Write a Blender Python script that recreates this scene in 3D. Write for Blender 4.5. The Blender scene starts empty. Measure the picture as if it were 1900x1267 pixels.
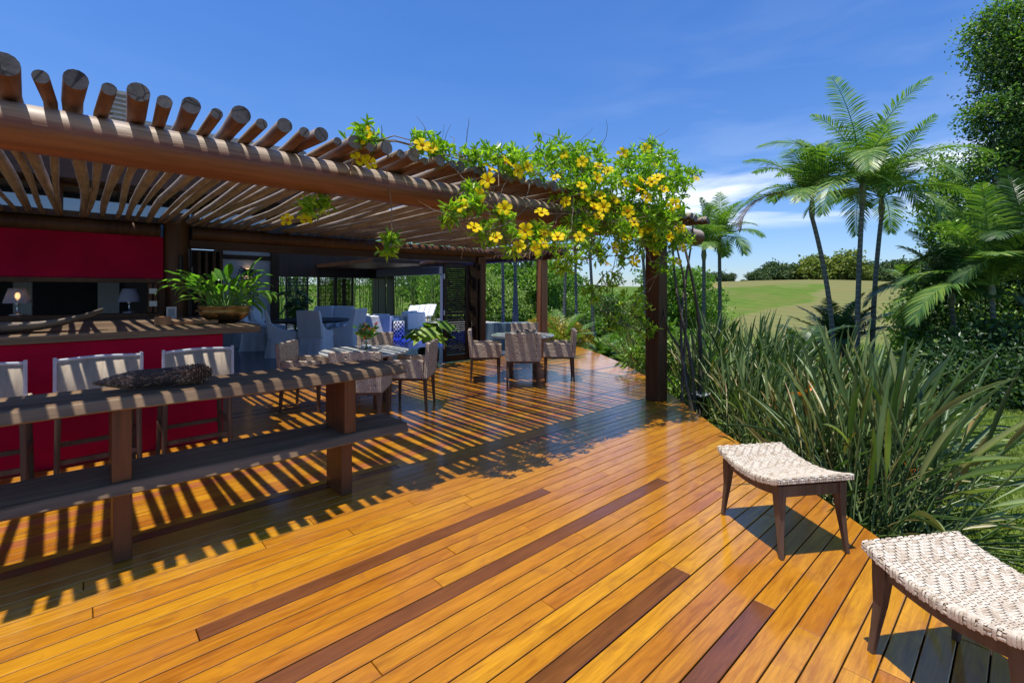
import bpy, math, random
import numpy as np
from mathutils import Vector, Matrix
R_ = math.radians
random.seed(7)
# ------------------------------------------------------------------ camera / world / sun
scene = bpy.context.scene
COL = scene.collection
HEAD = R_(47.5)
FX, FY = math.cos(HEAD), math.sin(HEAD)      # camera forward on the ground
RX, RY = math.sin(HEAD), -math.cos(HEAD)     # camera right on the ground
FPX, EYE = 875.0, 1.5
cd = bpy.data.cameras.new('camera'); cam = bpy.data.objects.new('camera', cd); COL.objects.link(cam)
cam.location = (0, 0, EYE); cam.rotation_euler = (math.pi/2, 0, HEAD - math.pi/2)
cd.sensor_width = 36; cd.lens = FPX/1900*36; cd.shift_y = -93.5/1900
cd.clip_start = 0.05; cd.clip_end = 3000
scene.camera = cam
SUNV = Vector((-0.20, -0.02, 1.0)).normalized()
ELEV = math.asin(SUNV.z)
world = bpy.data.worlds.new('World'); scene.world = world; world.use_nodes = True
def setup_world():
    nt = world.node_tree; nt.nodes.clear(); N = nt.nodes; Lk = nt.links
    out = N.new('ShaderNodeOutputWorld'); bg = N.new('ShaderNodeBackground')
    sky = N.new('ShaderNodeTexSky'); sky.sky_type = 'NISHITA'; sky.sun_disc = False
    sky.sun_elevation = ELEV; sky.sun_rotation = math.atan2(SUNV.x, SUNV.y)
    sky.air_density = 1.0; sky.dust_density = 0.3; sky.ozone_density = 3.0; sky.altitude = 50
    tc = N.new('ShaderNodeTexCoord')
    mp = N.new('ShaderNodeMapping'); mp.inputs['Scale'].default_value = (2.2, 2.2, 11.0)
    mp.inputs['Location'].default_value = (0.4, 1.7, 0.35)
    no = N.new('ShaderNodeTexNoise'); no.inputs['Scale'].default_value = 1.6; no.inputs['Detail'].default_value = 7; no.inputs['Roughness'].default_value = 0.52
    no.inputs['Distortion'].default_value = 0.35
    cr = N.new('ShaderNodeValToRGB'); cr.color_ramp.elements[0].position = 0.41; cr.color_ramp.elements[0].color = (0,0,0,1)
    cr.color_ramp.elements[1].position = 0.62; cr.color_ramp.elements[1].color = (1,1,1,1)
    sep = N.new('ShaderNodeSeparateXYZ')
    band = N.new('ShaderNodeValToRGB')
    el = band.color_ramp.elements
    el[0].position = 0.112; el[0].color = (0.0,0.0,0.0,1)
    el[1].position = 0.50; el[1].color = (0.035,0.035,0.035,1)
    e = el.new(0.145); e.color = (0.95,0.95,0.95,1)
    e = el.new(0.195); e.color = (0.9,0.9,0.9,1)
    e = el.new(0.232); e.color = (0.07,0.07,0.07,1)
    # clouds gather towards one side of the sky (the direction of the palms)
    dot = N.new('ShaderNodeVectorMath'); dot.operation = 'DOT_PRODUCT'
    a = math.atan(0.66); vx, vy = FX*math.cos(a)+RX*math.sin(a), FY*math.cos(a)+RY*math.sin(a)
    dot.inputs[1].default_value = (vx, vy, 0)
    side = N.new('ShaderNodeMapRange'); side.inputs[1].default_value = 0.80; side.inputs[2].default_value = 0.97
    side.inputs[3].default_value = 0.12; side.inputs[4].default_value = 1.0
    m1 = N.new('ShaderNodeMath'); m1.operation = 'MULTIPLY'
    m2 = N.new('ShaderNodeMath'); m2.operation = 'MULTIPLY'
    mix = N.new('ShaderNodeMixRGB'); mix.inputs['Color2'].default_value = (10.5, 10.8, 11.2, 1)
    tint = N.new('ShaderNodeMixRGB'); tint.blend_type = 'MULTIPLY'; tint.inputs['Fac'].default_value = 1.0
    tint.inputs['Color2'].default_value = SKY_TINT
    tr = N.new('ShaderNodeValToRGB'); tr.color_ramp.elements[0].position=0.02; tr.color_ramp.elements[0].color=(.74,.87,1.12,1)
    tr.color_ramp.elements[1].position=0.45; tr.color_ramp.elements[1].color=SKY_TINT
    Lk.new(sep.outputs['Z'], tr.inputs[0]); Lk.new(tr.outputs[0], tint.inputs['Color2'])
    Lk.new(sky.outputs[0], tint.inputs['Color1'])
    Lk.new(tc.outputs['Generated'], mp.inputs['Vector']); Lk.new(mp.outputs[0], no.inputs['Vector'])
    Lk.new(no.outputs['Fac'], cr.inputs[0]); Lk.new(tc.outputs['Generated'], sep.inputs[0])
    Lk.new(sep.outputs['Z'], band.inputs[0]); Lk.new(tc.outputs['Generated'], dot.inputs[0])
    Lk.new(dot.outputs['Value'], side.inputs[0])
    Lk.new(cr.outputs[0], m1.inputs[0]); Lk.new(band.outputs[0], m1.inputs[1])
    Lk.new(m1.outputs[0], m2.inputs[0]); Lk.new(side.outputs[0], m2.inputs[1])
    Lk.new(m2.outputs[0], mix.inputs['Fac']); Lk.new(tint.outputs[0], mix.inputs['Color1'])
    Lk.new(mix.outputs[0], bg.inputs['Color']); bg.inputs['Strength'].default_value = SKY_STRENGTH
    Lk.new(bg.outputs[0], out.inputs['Surface'])
SKY_TINT = (0.52, 0.89, 1.40, 1)
SKY_STRENGTH = 0.124
setup_world()
ld = bpy.data.lights.new('sun', 'SUN'); sun = bpy.data.objects.new('sun', ld); COL.objects.link(sun)
ld.energy = 5.0; ld.angle = R_(0.5); ld.color = (1.0, 0.96, 0.88)
sun.rotation_euler = SUNV.to_track_quat('Z', 'Y').to_euler(); sun.location = (-4, -2, 20)
scene.view_settings.view_transform = 'Standard'; scene.view_settings.look = 'None'
scene.view_settings.exposure = 0.15; scene.view_settings.gamma = 1.0
scene.render.engine = 'CYCLES'
cy = scene.cycles; cy.max_bounces = 8; cy.diffuse_bounces = 4; cy.glossy_bounces = 4; cy.transmission_bounces = 6; cy.transparent_max_bounces = 8
cy.use_denoising = True; cy.sample_clamp_indirect = 6.0

# ------------------------------------------------------------------ geometry helpers
def gp(px, py, z=0.0):
    """real position of a spot of the photograph that lies at height z"""
    d = FPX*(EYE-z)/(py-540.0); l = (px-950.0)/FPX
    return Vector((d*(FX+l*RX), d*(FY+l*RY), z))
def dp(px, d, z=0.0):
    l = (px-950.0)/FPX
    return Vector((d*(FX+l*RX), d*(FY+l*RY), z))
def to_px(x, y, z):
    d = x*FX+y*FY; r = x*RX+y*RY
    return 950+FPX*r/d, 540-(z-EYE)*FPX/d

class MB:
    def __init__(s): s.v=[]; s.f=[]; s.m=[]; s.xf=None; s.smooth=[]
    def add(s, vs, fs, mi=0, sm=False):
        b=len(s.v)
        if s.xf: vs=[s.xf(Vector(p)) for p in vs]
        s.v.extend([tuple(p) for p in vs])
        for f in fs: s.f.append(tuple(i+b for i in f)); s.m.append(mi); s.smooth.append(sm)
        return s
    def box(s, c, size, mi=0, rot=None):
        hx,hy,hz=size[0]/2,size[1]/2,size[2]/2
        vs=[Vector((x,y,z)) for z in (-hz,hz) for y in (-hy,hy) for x in (-hx,hx)]
        if rot is not None: vs=[rot@v for v in vs]
        vs=[v+Vector(c) for v in vs]
        return s.add(vs,[(0,2,3,1),(4,5,7,6),(0,1,5,4),(2,6,7,3),(0,4,6,2),(1,3,7,5)],mi)
    def bx(s, x0,x1,y0,y1,z0,z1,mi=0): return s.box(((x0+x1)/2,(y0+y1)/2,(z0+z1)/2),(abs(x1-x0),abs(y1-y0),abs(z1-z0)),mi)
    def tube(s, pts, rad, n=8, mi=0, cap=True, capmi=None, sm=True, lump=0.0):
        pts=[Vector(p) for p in pts]; k=len(pts)
        if not hasattr(rad,'__len__'): rad=[rad]*k
        rings=[]; up=Vector((0,0,1))
        for i,p in enumerate(pts):
            t=(pts[min(i+1,k-1)]-pts[max(i-1,0)]).normalized()
            a=t.cross(up)
            if a.length<1e-3: a=t.cross(Vector((0,1,0)))
            a.normalize(); b=a.cross(t).normalized()
            rings.append([p+(a*math.cos(2*math.pi*j/n)+b*math.sin(2*math.pi*j/n))*rad[i]*(1+(random.uniform(-lump,lump) if lump else 0)) for j in range(n)])
        vs=[v for r in rings for v in r]
        fs=[(i*n+j,i*n+(j+1)%n,(i+1)*n+(j+1)%n,(i+1)*n+j) for i in range(k-1) for j in range(n)]
        s.add(vs,fs,mi,sm)
        if cap:
            cm=mi if capmi is None else capmi
            s.add(rings[0],[tuple(range(n-1,-1,-1))],cm); s.add(rings[-1],[tuple(range(n))],cm)
        return s
    def lathe(s, prof, c=(0,0,0), n=24, mi=0, sx=1, sy=1, sm=True):
        c=Vector(c); vs=[]; k=len(prof)
        for r,z in prof:
            for j in range(n):
                a=2*math.pi*j/n; vs.append(c+Vector((r*sx*math.cos(a),r*sy*math.sin(a),z)))
        fs=[(i*n+j,i*n+(j+1)%n,(i+1)*n+(j+1)%n,(i+1)*n+j) for i in range(k-1) for j in range(n)]
        return s.add(vs,fs,mi,sm)
    def build(s, name, mats, parent=None, bevel=0.0):
        me=bpy.data.meshes.new(name); me.from_pydata(s.v,[],s.f)
        if not isinstance(mats,(list,tuple)): mats=[mats]
        for m in mats: me.materials.append(m)
        me.polygons.foreach_set('material_index',s.m); me.polygons.foreach_set('use_smooth',s.smooth); me.update()
        o=bpy.data.objects.new(name,me); COL.objects.link(o)
        if parent: o.parent=parent
        if bevel>0:
            b=o.modifiers.new('bevel','BEVEL'); b.width=bevel; b.segments=2; b.limit_method='ANGLE'; b.angle_limit=R_(50)
        return o
def mesh_np(name, V, Fq, mat, parent=None, smooth=False, attr=None):
    me=bpy.data.meshes.new(name); nv=len(V); nf=len(Fq); k=Fq.shape[1]
    me.vertices.add(nv); me.vertices.foreach_set('co',V.astype(np.float32).ravel())
    me.loops.add(nf*k); me.loops.foreach_set('vertex_index',Fq.astype(np.int32).ravel())
    me.polygons.add(nf); me.polygons.foreach_set('loop_start',np.arange(0,nf*k,k,dtype=np.int32))
    me.polygons.foreach_set('loop_total',np.full(nf,k,dtype=np.int32))
    me.polygons.foreach_set('use_smooth',np.full(nf,smooth)); me.update(calc_edges=True)
    if attr is not None:
        at=me.attributes.new('tone','FLOAT','POINT'); at.data.foreach_set('value',attr.astype(np.float32))
    for m in (mat if isinstance(mat,(list,tuple)) else [mat]): me.materials.append(m)
    o=bpy.data.objects.new(name,me); COL.objects.link(o)
    if parent: o.parent=parent
    return o
def norm(a): return a/np.maximum(np.linalg.norm(a,axis=-1,keepdims=True),1e-9)
def leaves_np(P,D,Nn,L,W,fold=0.25,droop=0.15):
    """6-vertex folded leaves, two quads each"""
    D=norm(D); S=norm(np.cross(D,Nn)); U=np.cross(S,D); L=L[:,None]; W=W[:,None]
    base=P; tip=P+D*L-U*L*droop
    a1=P+D*L*.32+S*W*.45+U*W*fold; b1=P+D*L*.68+S*W*.42+U*W*fold-U*L*droop*.4
    a2=P+D*L*.32-S*W*.45+U*W*fold; b2=P+D*L*.68-S*W*.42+U*W*fold-U*L*droop*.4
    V=np.stack([base,a1,b1,tip,b2,a2],1).reshape(-1,3); i=np.arange(len(P))*6
    Fq=np.concatenate([np.stack([i,i+1,i+2,i+3],1),np.stack([i,i+3,i+4,i+5],1)])
    return V,Fq
def thing(name, label, cat, loc=(0,0,0), rz=0.0, group=None, kind=None):
    o=bpy.data.objects.new(name,None); COL.objects.link(o); o.empty_display_size=0.2
    o.location=loc; o.rotation_euler=(0,0,rz); tag(o,label,cat,group,kind); return o
def tag(o,label=None,cat=None,group=None,kind=None):
    if label: o['label']=label
    if cat: o['category']=cat
    if group: o['group']=group
    if kind: o['kind']=kind
    return o
def children_of(o): return [c for c in ALLKIDS.get(o.name,[])]
ALLKIDS={}
def dup(root, loc, rz, label, scale=None):
    kids={}
    for o in COL.objects:
        if o.parent: kids.setdefault(o.parent.name,[]).append(o)
    r=root.copy(); COL.objects.link(r); r.location=loc; r.rotation_euler=(0,0,rz); r['label']=label
    if scale is not None: r.scale=scale if hasattr(scale,'__len__') else (scale,)*3
    for c in kids.get(root.name,[]):
        k=c.copy(); COL.objects.link(k); k.parent=r
        for g in kids.get(c.name,[]):
            h=g.copy(); COL.objects.link(h); h.parent=k
    return r

# ------------------------------------------------------------------ materials
MATS={}
class NT:
    def __init__(s,name):
        s.m=bpy.data.materials.new(name); s.m.use_nodes=True; s.t=s.m.node_tree; s.N=s.t.nodes; s.L=s.t.links
        s.b=s.N['Principled BSDF']; s.out=s.N['Material Output']; MATS[name]=s.m
    def n(s,k,**kw):
        x=s.N.new(k)
        for a,b in kw.items():
            if a.startswith('i_'):
                key=a[2:].replace('_',' '); key=int(key) if key.isdigit() else key
                x.inputs[key].default_value=b
            else: setattr(x,a,b)
        return x
    def l(s,a,b): s.L.new(a,b)
    def ramp(s,fac,stops,interp='LINEAR'):
        r=s.n('ShaderNodeValToRGB'); e=r.color_ramp.elements; r.color_ramp.interpolation=interp
        while len(e)<len(stops): e.new(0.5)
        for q,(p,c) in zip(e,stops): q.position=p; q.color=(c[0],c[1],c[2],1)
        s.l(fac,r.inputs[0]); return r.outputs[0]
    def noise(s,scale=5,detail=4,rough=.55,vec=None,sc=None,dist=0.0):
        x=s.n('ShaderNodeTexNoise'); x.inputs['Scale'].default_value=scale; x.inputs['Detail'].default_value=detail
        x.inputs['Roughness'].default_value=rough; x.inputs['Distortion'].default_value=dist
        if vec is None:
            vec=s.obj()
        if sc is not None:
            mp=s.n('ShaderNodeMapping'); mp.inputs['Scale'].default_value=sc; s.l(vec,mp.inputs[0]); vec=mp.outputs[0]
        s.l(vec,x.inputs['Vector']); return x.outputs['Fac']
    def obj(s):
        if not hasattr(s,'_tc'): s._tc=s.n('ShaderNodeTexCoord')
        return s._tc.outputs['Object']
    def mix(s,fac,a,b,blend='MIX'):
        x=s.n('ShaderNodeMixRGB',blend_type=blend)
        for i,v in enumerate((fac,a,b)):
            if hasattr(v,'is_linked') or hasattr(v,'links'): s.l(v,x.inputs[i])
            else: x.inputs[i].default_value=v if i==0 else (v[0],v[1],v[2],1)
        return x.outputs[0]
    def math(s,op,a,b=0.0):
        x=s.n('ShaderNodeMath',operation=op)
        for i,v in enumerate((a,b)):
            if hasattr(v,'links'): s.l(v,x.inputs[i])
            else: x.inputs[i].default_value=v
        return x.outputs[0]
    def bump(s,h,strength=.3,dist=.01):
        x=s.n('ShaderNodeBump'); x.inputs['Strength'].default_value=strength; x.inputs['Distance'].default_value=dist
        s.l(h,x.inputs['Height']); s.l(x.outputs[0],s.b.inputs['Normal']); return x
    def set(s,**kw):
        for a,b in kw.items():
            s.b.inputs[a.replace('_',' ')].default_value=b
    def col(s,c): s.l(c,s.b.inputs['Base Color'])
def island(k): return k.n('ShaderNodeNewGeometry').outputs['Random Per Island']
def plain(name,c,rough=.5,metal=0.0,var=.12,nscale=30,bump=.0,**kw):
    k=NT(name); n=k.noise(nscale,5)
    lo=[x*(1-var) for x in c]; hi=[min(1,x*(1+var)) for x in c]
    k.col(k.ramp(n,[(.3,lo),(.7,hi)])); k.set(Roughness=rough,Metallic=metal,**kw)
    if bump: k.bump(n,bump,.004)
    return k.m
def wood(name, dark, mid, light, axis='x', rough=.5, scale=1.0, coat=0.0, bump=.25, isl=0.0):
    k=NT(name); s=[22*scale]*3; s['xyz'.index(axis)]=1.3*scale
    n1=k.noise(1.0,6,.65,sc=tuple(s),dist=.6)
    s2=[4*scale]*3; s2['xyz'.index(axis)]=.7*scale
    n2=k.noise(1.0,3,.5,sc=tuple(s2))
    c=k.ramp(n1,[(.28,dark),(.5,mid),(.75,light)])
    c2=k.mix(.45,c,k.ramp(n2,[(.3,dark),(.7,light)]))
    if isl:
        c2=k.mix(isl,c2,k.ramp(island(k),[(0,dark),(.5,mid),(1,light)]))
    k.col(c2); k.set(Roughness=rough,Coat_Weight=coat*.5,Coat_Roughness=.2); k.b.inputs['Specular IOR Level'].default_value=.28; k.bump(n1,bump,.003)
    return k.m
def foliage(name, cols, rough=.42, trans=.32, spec=.5, extra=None):
    """leaf material; colour changes from leaf to leaf"""
    k=NT(name); r=island(k); n=k.noise(1.2,2)
    f=k.math('ADD',k.math('MULTIPLY',r,.65),k.math('MULTIPLY',n,.4))
    st=[(.12+.76*i/(len(cols)-1),c) for i,c in enumerate(cols)]
    c=k.ramp(f,st); k.col(c); k.set(Roughness=rough); k.b.inputs['Specular IOR Level'].default_value=spec
    tr=k.n('ShaderNodeBsdfTranslucent'); tc=k.mix(1.0,c,(1.5,1.9,.6),'MULTIPLY'); k.l(tc,tr.inputs[0])
    mx=k.n('ShaderNodeMixShader'); mx.inputs[0].default_value=trans
    k.l(k.b.outputs[0],mx.inputs[1]); k.l(tr.outputs[0],mx.inputs[2]); k.l(mx.outputs[0],k.out.inputs[0])
    return k.m

W_DARK  = wood('dark_bench_wood',(.045,.022,.010),(.15,.085,.042),(.32,.21,.115),'x',.62,1,.0,.7)
W_BENCHLEG = wood('bench_leg_wood',(.035,.012,.005),(.105,.036,.012),(.19,.075,.028),'z',.4,1,.3,.25)
W_HOUSE = wood('house_timber',(.022,.010,.005),(.055,.024,.011),(.10,.048,.022),'x',.5,.6,.1,.3)
W_HOUSEV= wood('house_post_timber',(.03,.012,.005),(.09,.036,.013),(.16,.072,.028),'z',.5,.6,.1,.3)
W_STOOL = wood('stool_wood',(.04,.022,.014),(.10,.055,.036),(.19,.125,.09),'z',.5,1.6,.1,.35)
W_CHAIR = wood('chair_leg_wood',(.05,.026,.014),(.11,.06,.035),(.18,.11,.07),'z',.5,1.4,.05,.2)
W_DARKV = wood('door_timber',(.012,.007,.005),(.026,.014,.009),(.05,.028,.018),'z',.45,1,.15,.2)
W_BLOCK = wood('block_wood',(.2,.08,.03),(.32,.15,.06),(.45,.25,.12),'z',.5,1.6,.05,.2)
W_BOAT  = wood('driftwood',(.06,.045,.035),(.14,.11,.085),(.30,.25,.2),'x',.7,1.2,0,.5)
W_COUNTER = wood('counter_wood',(.035,.019,.010),(.14,.085,.05),(.34,.24,.15),'x',.45,.8,.2,.3)
def mat_beam():
    k=NT('beam_wood'); n1=k.noise(1,6,.7,sc=(1.1,26,26),dist=.5); n2=k.noise(1,3,.5,sc=(.9,5,5))
    red=k.mix(.45,k.ramp(n1,[(.28,(.05,.014,.006)),(.5,(.17,.052,.018)),(.74,(.29,.11,.04))]),k.ramp(n2,[(.3,(.07,.022,.011)),(.7,(.20,.075,.032))]))
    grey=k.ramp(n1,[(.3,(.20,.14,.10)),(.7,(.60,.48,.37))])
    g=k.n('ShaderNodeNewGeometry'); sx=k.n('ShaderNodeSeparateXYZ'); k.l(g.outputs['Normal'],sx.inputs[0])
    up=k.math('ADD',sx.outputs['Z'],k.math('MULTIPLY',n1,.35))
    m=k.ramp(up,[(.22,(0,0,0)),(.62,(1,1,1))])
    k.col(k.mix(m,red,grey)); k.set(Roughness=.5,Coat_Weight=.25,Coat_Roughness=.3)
    cr=k.noise(1,3,.8,sc=(1.4,38,38),dist=.2); crk=k.ramp(cr,[(.36,(0,0,0)),(.42,(1,1,1))])
    k.bump(k.mix(.5,n1,crk),.6,.004); return k.m
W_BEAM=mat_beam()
def mat_rafter():
    k=NT('rafter_wood'); n1=k.noise(1,6,.7,sc=(34,1.6,34),dist=.4); n2=k.noise(9,4,.6,sc=(1.4,.8,1.4))
    nk=k.noise(1,4,.6,sc=(16,3.5,16))
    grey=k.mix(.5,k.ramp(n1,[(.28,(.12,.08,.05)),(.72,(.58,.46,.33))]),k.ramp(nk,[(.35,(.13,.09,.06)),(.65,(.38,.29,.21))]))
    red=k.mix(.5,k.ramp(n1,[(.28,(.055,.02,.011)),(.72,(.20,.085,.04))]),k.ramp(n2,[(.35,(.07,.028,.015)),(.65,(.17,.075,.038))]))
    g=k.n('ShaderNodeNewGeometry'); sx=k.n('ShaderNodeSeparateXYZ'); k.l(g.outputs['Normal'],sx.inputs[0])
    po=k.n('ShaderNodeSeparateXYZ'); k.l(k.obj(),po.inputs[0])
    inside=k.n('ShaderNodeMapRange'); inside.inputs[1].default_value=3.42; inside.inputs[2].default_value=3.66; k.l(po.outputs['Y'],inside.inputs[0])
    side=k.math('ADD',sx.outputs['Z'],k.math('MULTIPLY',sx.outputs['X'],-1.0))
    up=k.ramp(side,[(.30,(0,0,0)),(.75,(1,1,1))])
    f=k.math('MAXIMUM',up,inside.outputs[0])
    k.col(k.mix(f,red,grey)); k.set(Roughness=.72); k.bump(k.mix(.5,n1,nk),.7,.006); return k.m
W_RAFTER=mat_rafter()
def mat_end():
    k=NT('log_end_wood'); n1=k.noise(60,6,.7); n2=k.noise(14,2,.5)
    w=k.n('ShaderNodeTexVoronoi'); w.feature='DISTANCE_TO_EDGE'; w.inputs['Scale'].default_value=7; k.l(k.obj(),w.inputs[0])
    crack=k.ramp(w.outputs['Distance'],[(.008,(0,0,0)),(.03,(1,1,1))])
    c=k.mix(.6,k.ramp(n1,[(.3,(.05,.047,.043)),(.7,(.24,.23,.21))]),k.ramp(n2,[(.3,(.07,.062,.055)),(.7,(.18,.17,.16))]))
    k.col(k.mix(k.math('MULTIPLY',k.math('SUBTRACT',1.0,crack),.8),c,(.012,.01,.008))); k.set(Roughness=.85); k.bump(n1,.6,.004); return k.m
W_END=mat_end()
def mat_deck():
    k=NT('deck_board_wood'); at=k.n('ShaderNodeAttribute'); at.attribute_name='tone'; tone=at.outputs['Fac']
    isl=island(k)
    off=k.n('ShaderNodeCombineXYZ'); k.l(k.math('MULTIPLY',isl,37.0),off.inputs[0]); k.l(k.math('MULTIPLY',isl,91.0),off.inputs[2])
    va=k.n('ShaderNodeVectorMath',operation='ADD'); k.l(k.obj(),va.inputs[0]); k.l(off.outputs[0],va.inputs[1])
    fine=k.noise(1,7,.7,vec=va.outputs[0],sc=(5,95,8),dist=.7)
    wide=k.noise(1,4,.55,vec=va.outputs[0],sc=(2.2,16,4),dist=1.4)
    blot=k.noise(1,3,.6,vec=va.outputs[0],sc=(5,7,4),dist=.8)
    gold=k.ramp(isl,[(0,(.52,.225,.010)),(.3,(.46,.175,.009)),(.55,(.57,.26,.012)),(.8,(.41,.142,.010)),(1,(.51,.21,.010))])
    figure=k.ramp(wide,[(.30,(.70,.58,.5)),(.48,(.95,.92,.9)),(.7,(1.12,1.15,1.1))])
    c=k.mix(.85,gold,k.mix(1.0,gold,figure,'MULTIPLY'))
    c=k.mix(.55,c,k.mix(1.0,c,k.ramp(fine,[(.3,(.45,.4,.36)),(.6,(1.12,1.12,1.1))]),'MULTIPLY'))
    bl=k.ramp(blot,[(.56,(0,0,0)),(.72,(1,1,1))])
    c=k.mix(k.math('MULTIPLY',bl,.5),c,(.27,.085,.018))
    red=k.mix(.5,k.ramp(wide,[(.3,(.30,.08,.025)),(.7,(.52,.17,.045))]),k.ramp(fine,[(.3,(.26,.07,.02)),(.7,(.50,.17,.05))]))
    darkc=k.mix(.5,k.ramp(wide,[(.3,(.10,.028,.006)),(.7,(.23,.075,.016))]),k.ramp(fine,[(.3,(.07,.022,.006)),(.7,(.22,.07,.015))]))
    c=k.mix(k.ramp(tone,[(.30,(0,0,0)),(.50,(1,1,1))]),c,red)
    c=k.mix(k.ramp(tone,[(.70,(0,0,0)),(.90,(1,1,1))]),c,darkc)
    k.col(c); k.set(Coat_Weight=.9,Coat_Roughness=.15,Coat_IOR=1.62); k.b.inputs['Specular IOR Level'].default_value=.25
    rg=k.n('ShaderNodeMapRange'); k.l(blot,rg.inputs[0]); rg.inputs[3].default_value=.30; rg.inputs[4].default_value=.46; k.l(rg.outputs[0],k.b.inputs['Roughness'])
    sp=k.noise(1,2,.6,vec=va.outputs[0],sc=(90,260,90)); spk=k.ramp(sp,[(.66,(0,0,0)),(.74,(1,1,1))])
    k.col(k.mix(k.math('MULTIPLY',spk,.35),c,(.16,.07,.02))); k.bump(k.mix(.3,fine,wide),.35,.002); return k.m
W_DECK=mat_deck()
def mat_floor():
    k=NT('polished_cement'); n=k.noise(1.4,5); k.col(k.ramp(n,[(.3,(.12,.135,.16)),(.7,(.2,.22,.25))])); k.set(Roughness=.22); k.bump(n,.03,.01); return k.m
M_FLOOR=mat_floor()
RED=plain('crimson_plaster',(.40,.002,.032),.7,0,.22,2.2,.12); RED.node_tree.nodes['Principled BSDF'].inputs['Specular IOR Level'].default_value=.12
WHITEWALL=plain('white_plaster',(.62,.64,.66),.8,0,.04,5)
def mat_cloth():
    k=NT('slipcover_cotton'); n=k.noise(6,3,sc=(1,1,.4)); f=k.noise(160,2)
    k.col(k.ramp(n,[(.3,(.80,.82,.86)),(.7,(.88,.89,.91))])); k.set(Roughness=.9); k.bump(n,.6,.03); return k.m
CLOTH=mat_cloth()
def mat_wicker(name,cols):
    k=NT(name); r=island(k); n=k.noise(300,2); c=k.ramp(r,[(i/(len(cols)-1),x) for i,x in enumerate(cols)])
    c=k.mix(.25,c,k.ramp(n,[(.3,(.2,.14,.1)),(.7,(.9,.8,.66))])); k.col(c); k.set(Roughness=.55); return k.m
WICK_L=mat_wicker('pale_rattan',[(.40,.29,.18),(.60,.48,.35),(.69,.59,.45),(.73,.64,.50),(.46,.34,.22),(.67,.56,.42),(.71,.61,.47)])
WICK_D=mat_wicker('brown_rattan',[(.36,.25,.18),(.47,.35,.26),(.54,.42,.33),(.40,.29,.21),(.57,.45,.35)])
WICK_B=plain('rattan_core',(.16,.10,.065),.8,0,.3,90)
WICK_BL=plain('pale_rattan_core',(.16,.095,.05),.8,0,.3,90)
BRASS=plain('aged_brass',(.30,.19,.07),.32,.9,.35,14,.15)
STEEL=plain('satin_steel',(.55,.56,.58),.3,.9,.1,20)
HINGE=plain('zinc_hinge',(.5,.5,.5),.4,.6,.1,20)
BLACKM=plain('black_metal',(.02,.02,.022),.4,.5,.1,20)
SOIL=plain('potting_soil',(.03,.02,.014),.95,0,.4,60,.6)
STONE=plain('pale_pebble',(.55,.53,.5),.6,0,.2,20,.2)
def mat_marble():
    k=NT('table_stone'); n=k.noise(4,5,.6,dist=1); k.col(k.ramp(n,[(.3,(.52,.54,.52)),(.7,(.68,.70,.68))])); k.set(Roughness=.12); return k.m
MARBLE=mat_marble()
def mat_sling():
    k=NT('sling_fabric'); w=k.n('ShaderNodeTexWave'); w.inputs['Scale'].default_value=60; w.inputs['Distortion'].default_value=1.5; k.l(k.obj(),w.inputs[0])
    n=k.noise(1,5,.7,sc=(60,60,9)); k.col(k.mix(.5,k.ramp(n,[(.3,(.28,.20,.13)),(.7,(.66,.55,.42))]),k.ramp(w.outputs['Fac'],[(0,(.40,.31,.22)),(1,(.64,.54,.42))])))
    k.set(Roughness=.7); k.bump(n,.2,.002)
    tr=k.n('ShaderNodeBsdfTranslucent'); tr.inputs[0].default_value=(.6,.52,.46,1); mx=k.n('ShaderNodeMixShader'); mx.inputs[0].default_value=.25
    k.l(k.b.outputs[0],mx.inputs[1]); k.l(tr.outputs[0],mx.inputs[2]); k.l(mx.outputs[0],k.out.inputs[0]); return k.m
SLING=mat_sling()
def mat_glass(name,c=(1,1,1),rough=0.0,ior=1.45,trans=1.0):
    k=NT(name); k.set(Base_Color=(*c,1),Roughness=rough,IOR=ior,Transmission_Weight=trans); return k.m
GLASS=mat_glass('clear_glass'); SMOKE=mat_glass('smoked_glass',(.55,.54,.60),.15,1.1,.55)
def mat_pane():
    k=NT('window_pane'); k.set(Base_Color=(.02,.03,.04,1),Roughness=.02,Metallic=0.0); k.b.inputs['Specular IOR Level'].default_value=1.0
    k.set(Coat_Weight=1.0,Coat_Roughness=0.0,Coat_IOR=2.2); return k.m
PANE=mat_pane()
def mat_acrylic():
    k=NT('clear_plastic_edge'); k.set(Base_Color=(.78,.80,.86,1),Roughness=.12,Transmission_Weight=.45,IOR=1.3); return k.m
ACRYL=mat_acrylic()
def mat_pool():
    k=NT('pool_water'); n=k.noise(5,3); k.set(Base_Color=(.012,.035,.5,1),Roughness=.05); k.bump(n,.12,.02); return k.m
POOLW=mat_pool()
def emis(name,c,s):
    k=NT(name); k.set(Base_Color=(*c,1)); k.b.inputs['Emission Color'].default_value=(*c,1); k.b.inputs['Emission Strength'].default_value=s; return k.m
BULB=emis('warm_bulb',(1,.55,.2),8)

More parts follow.
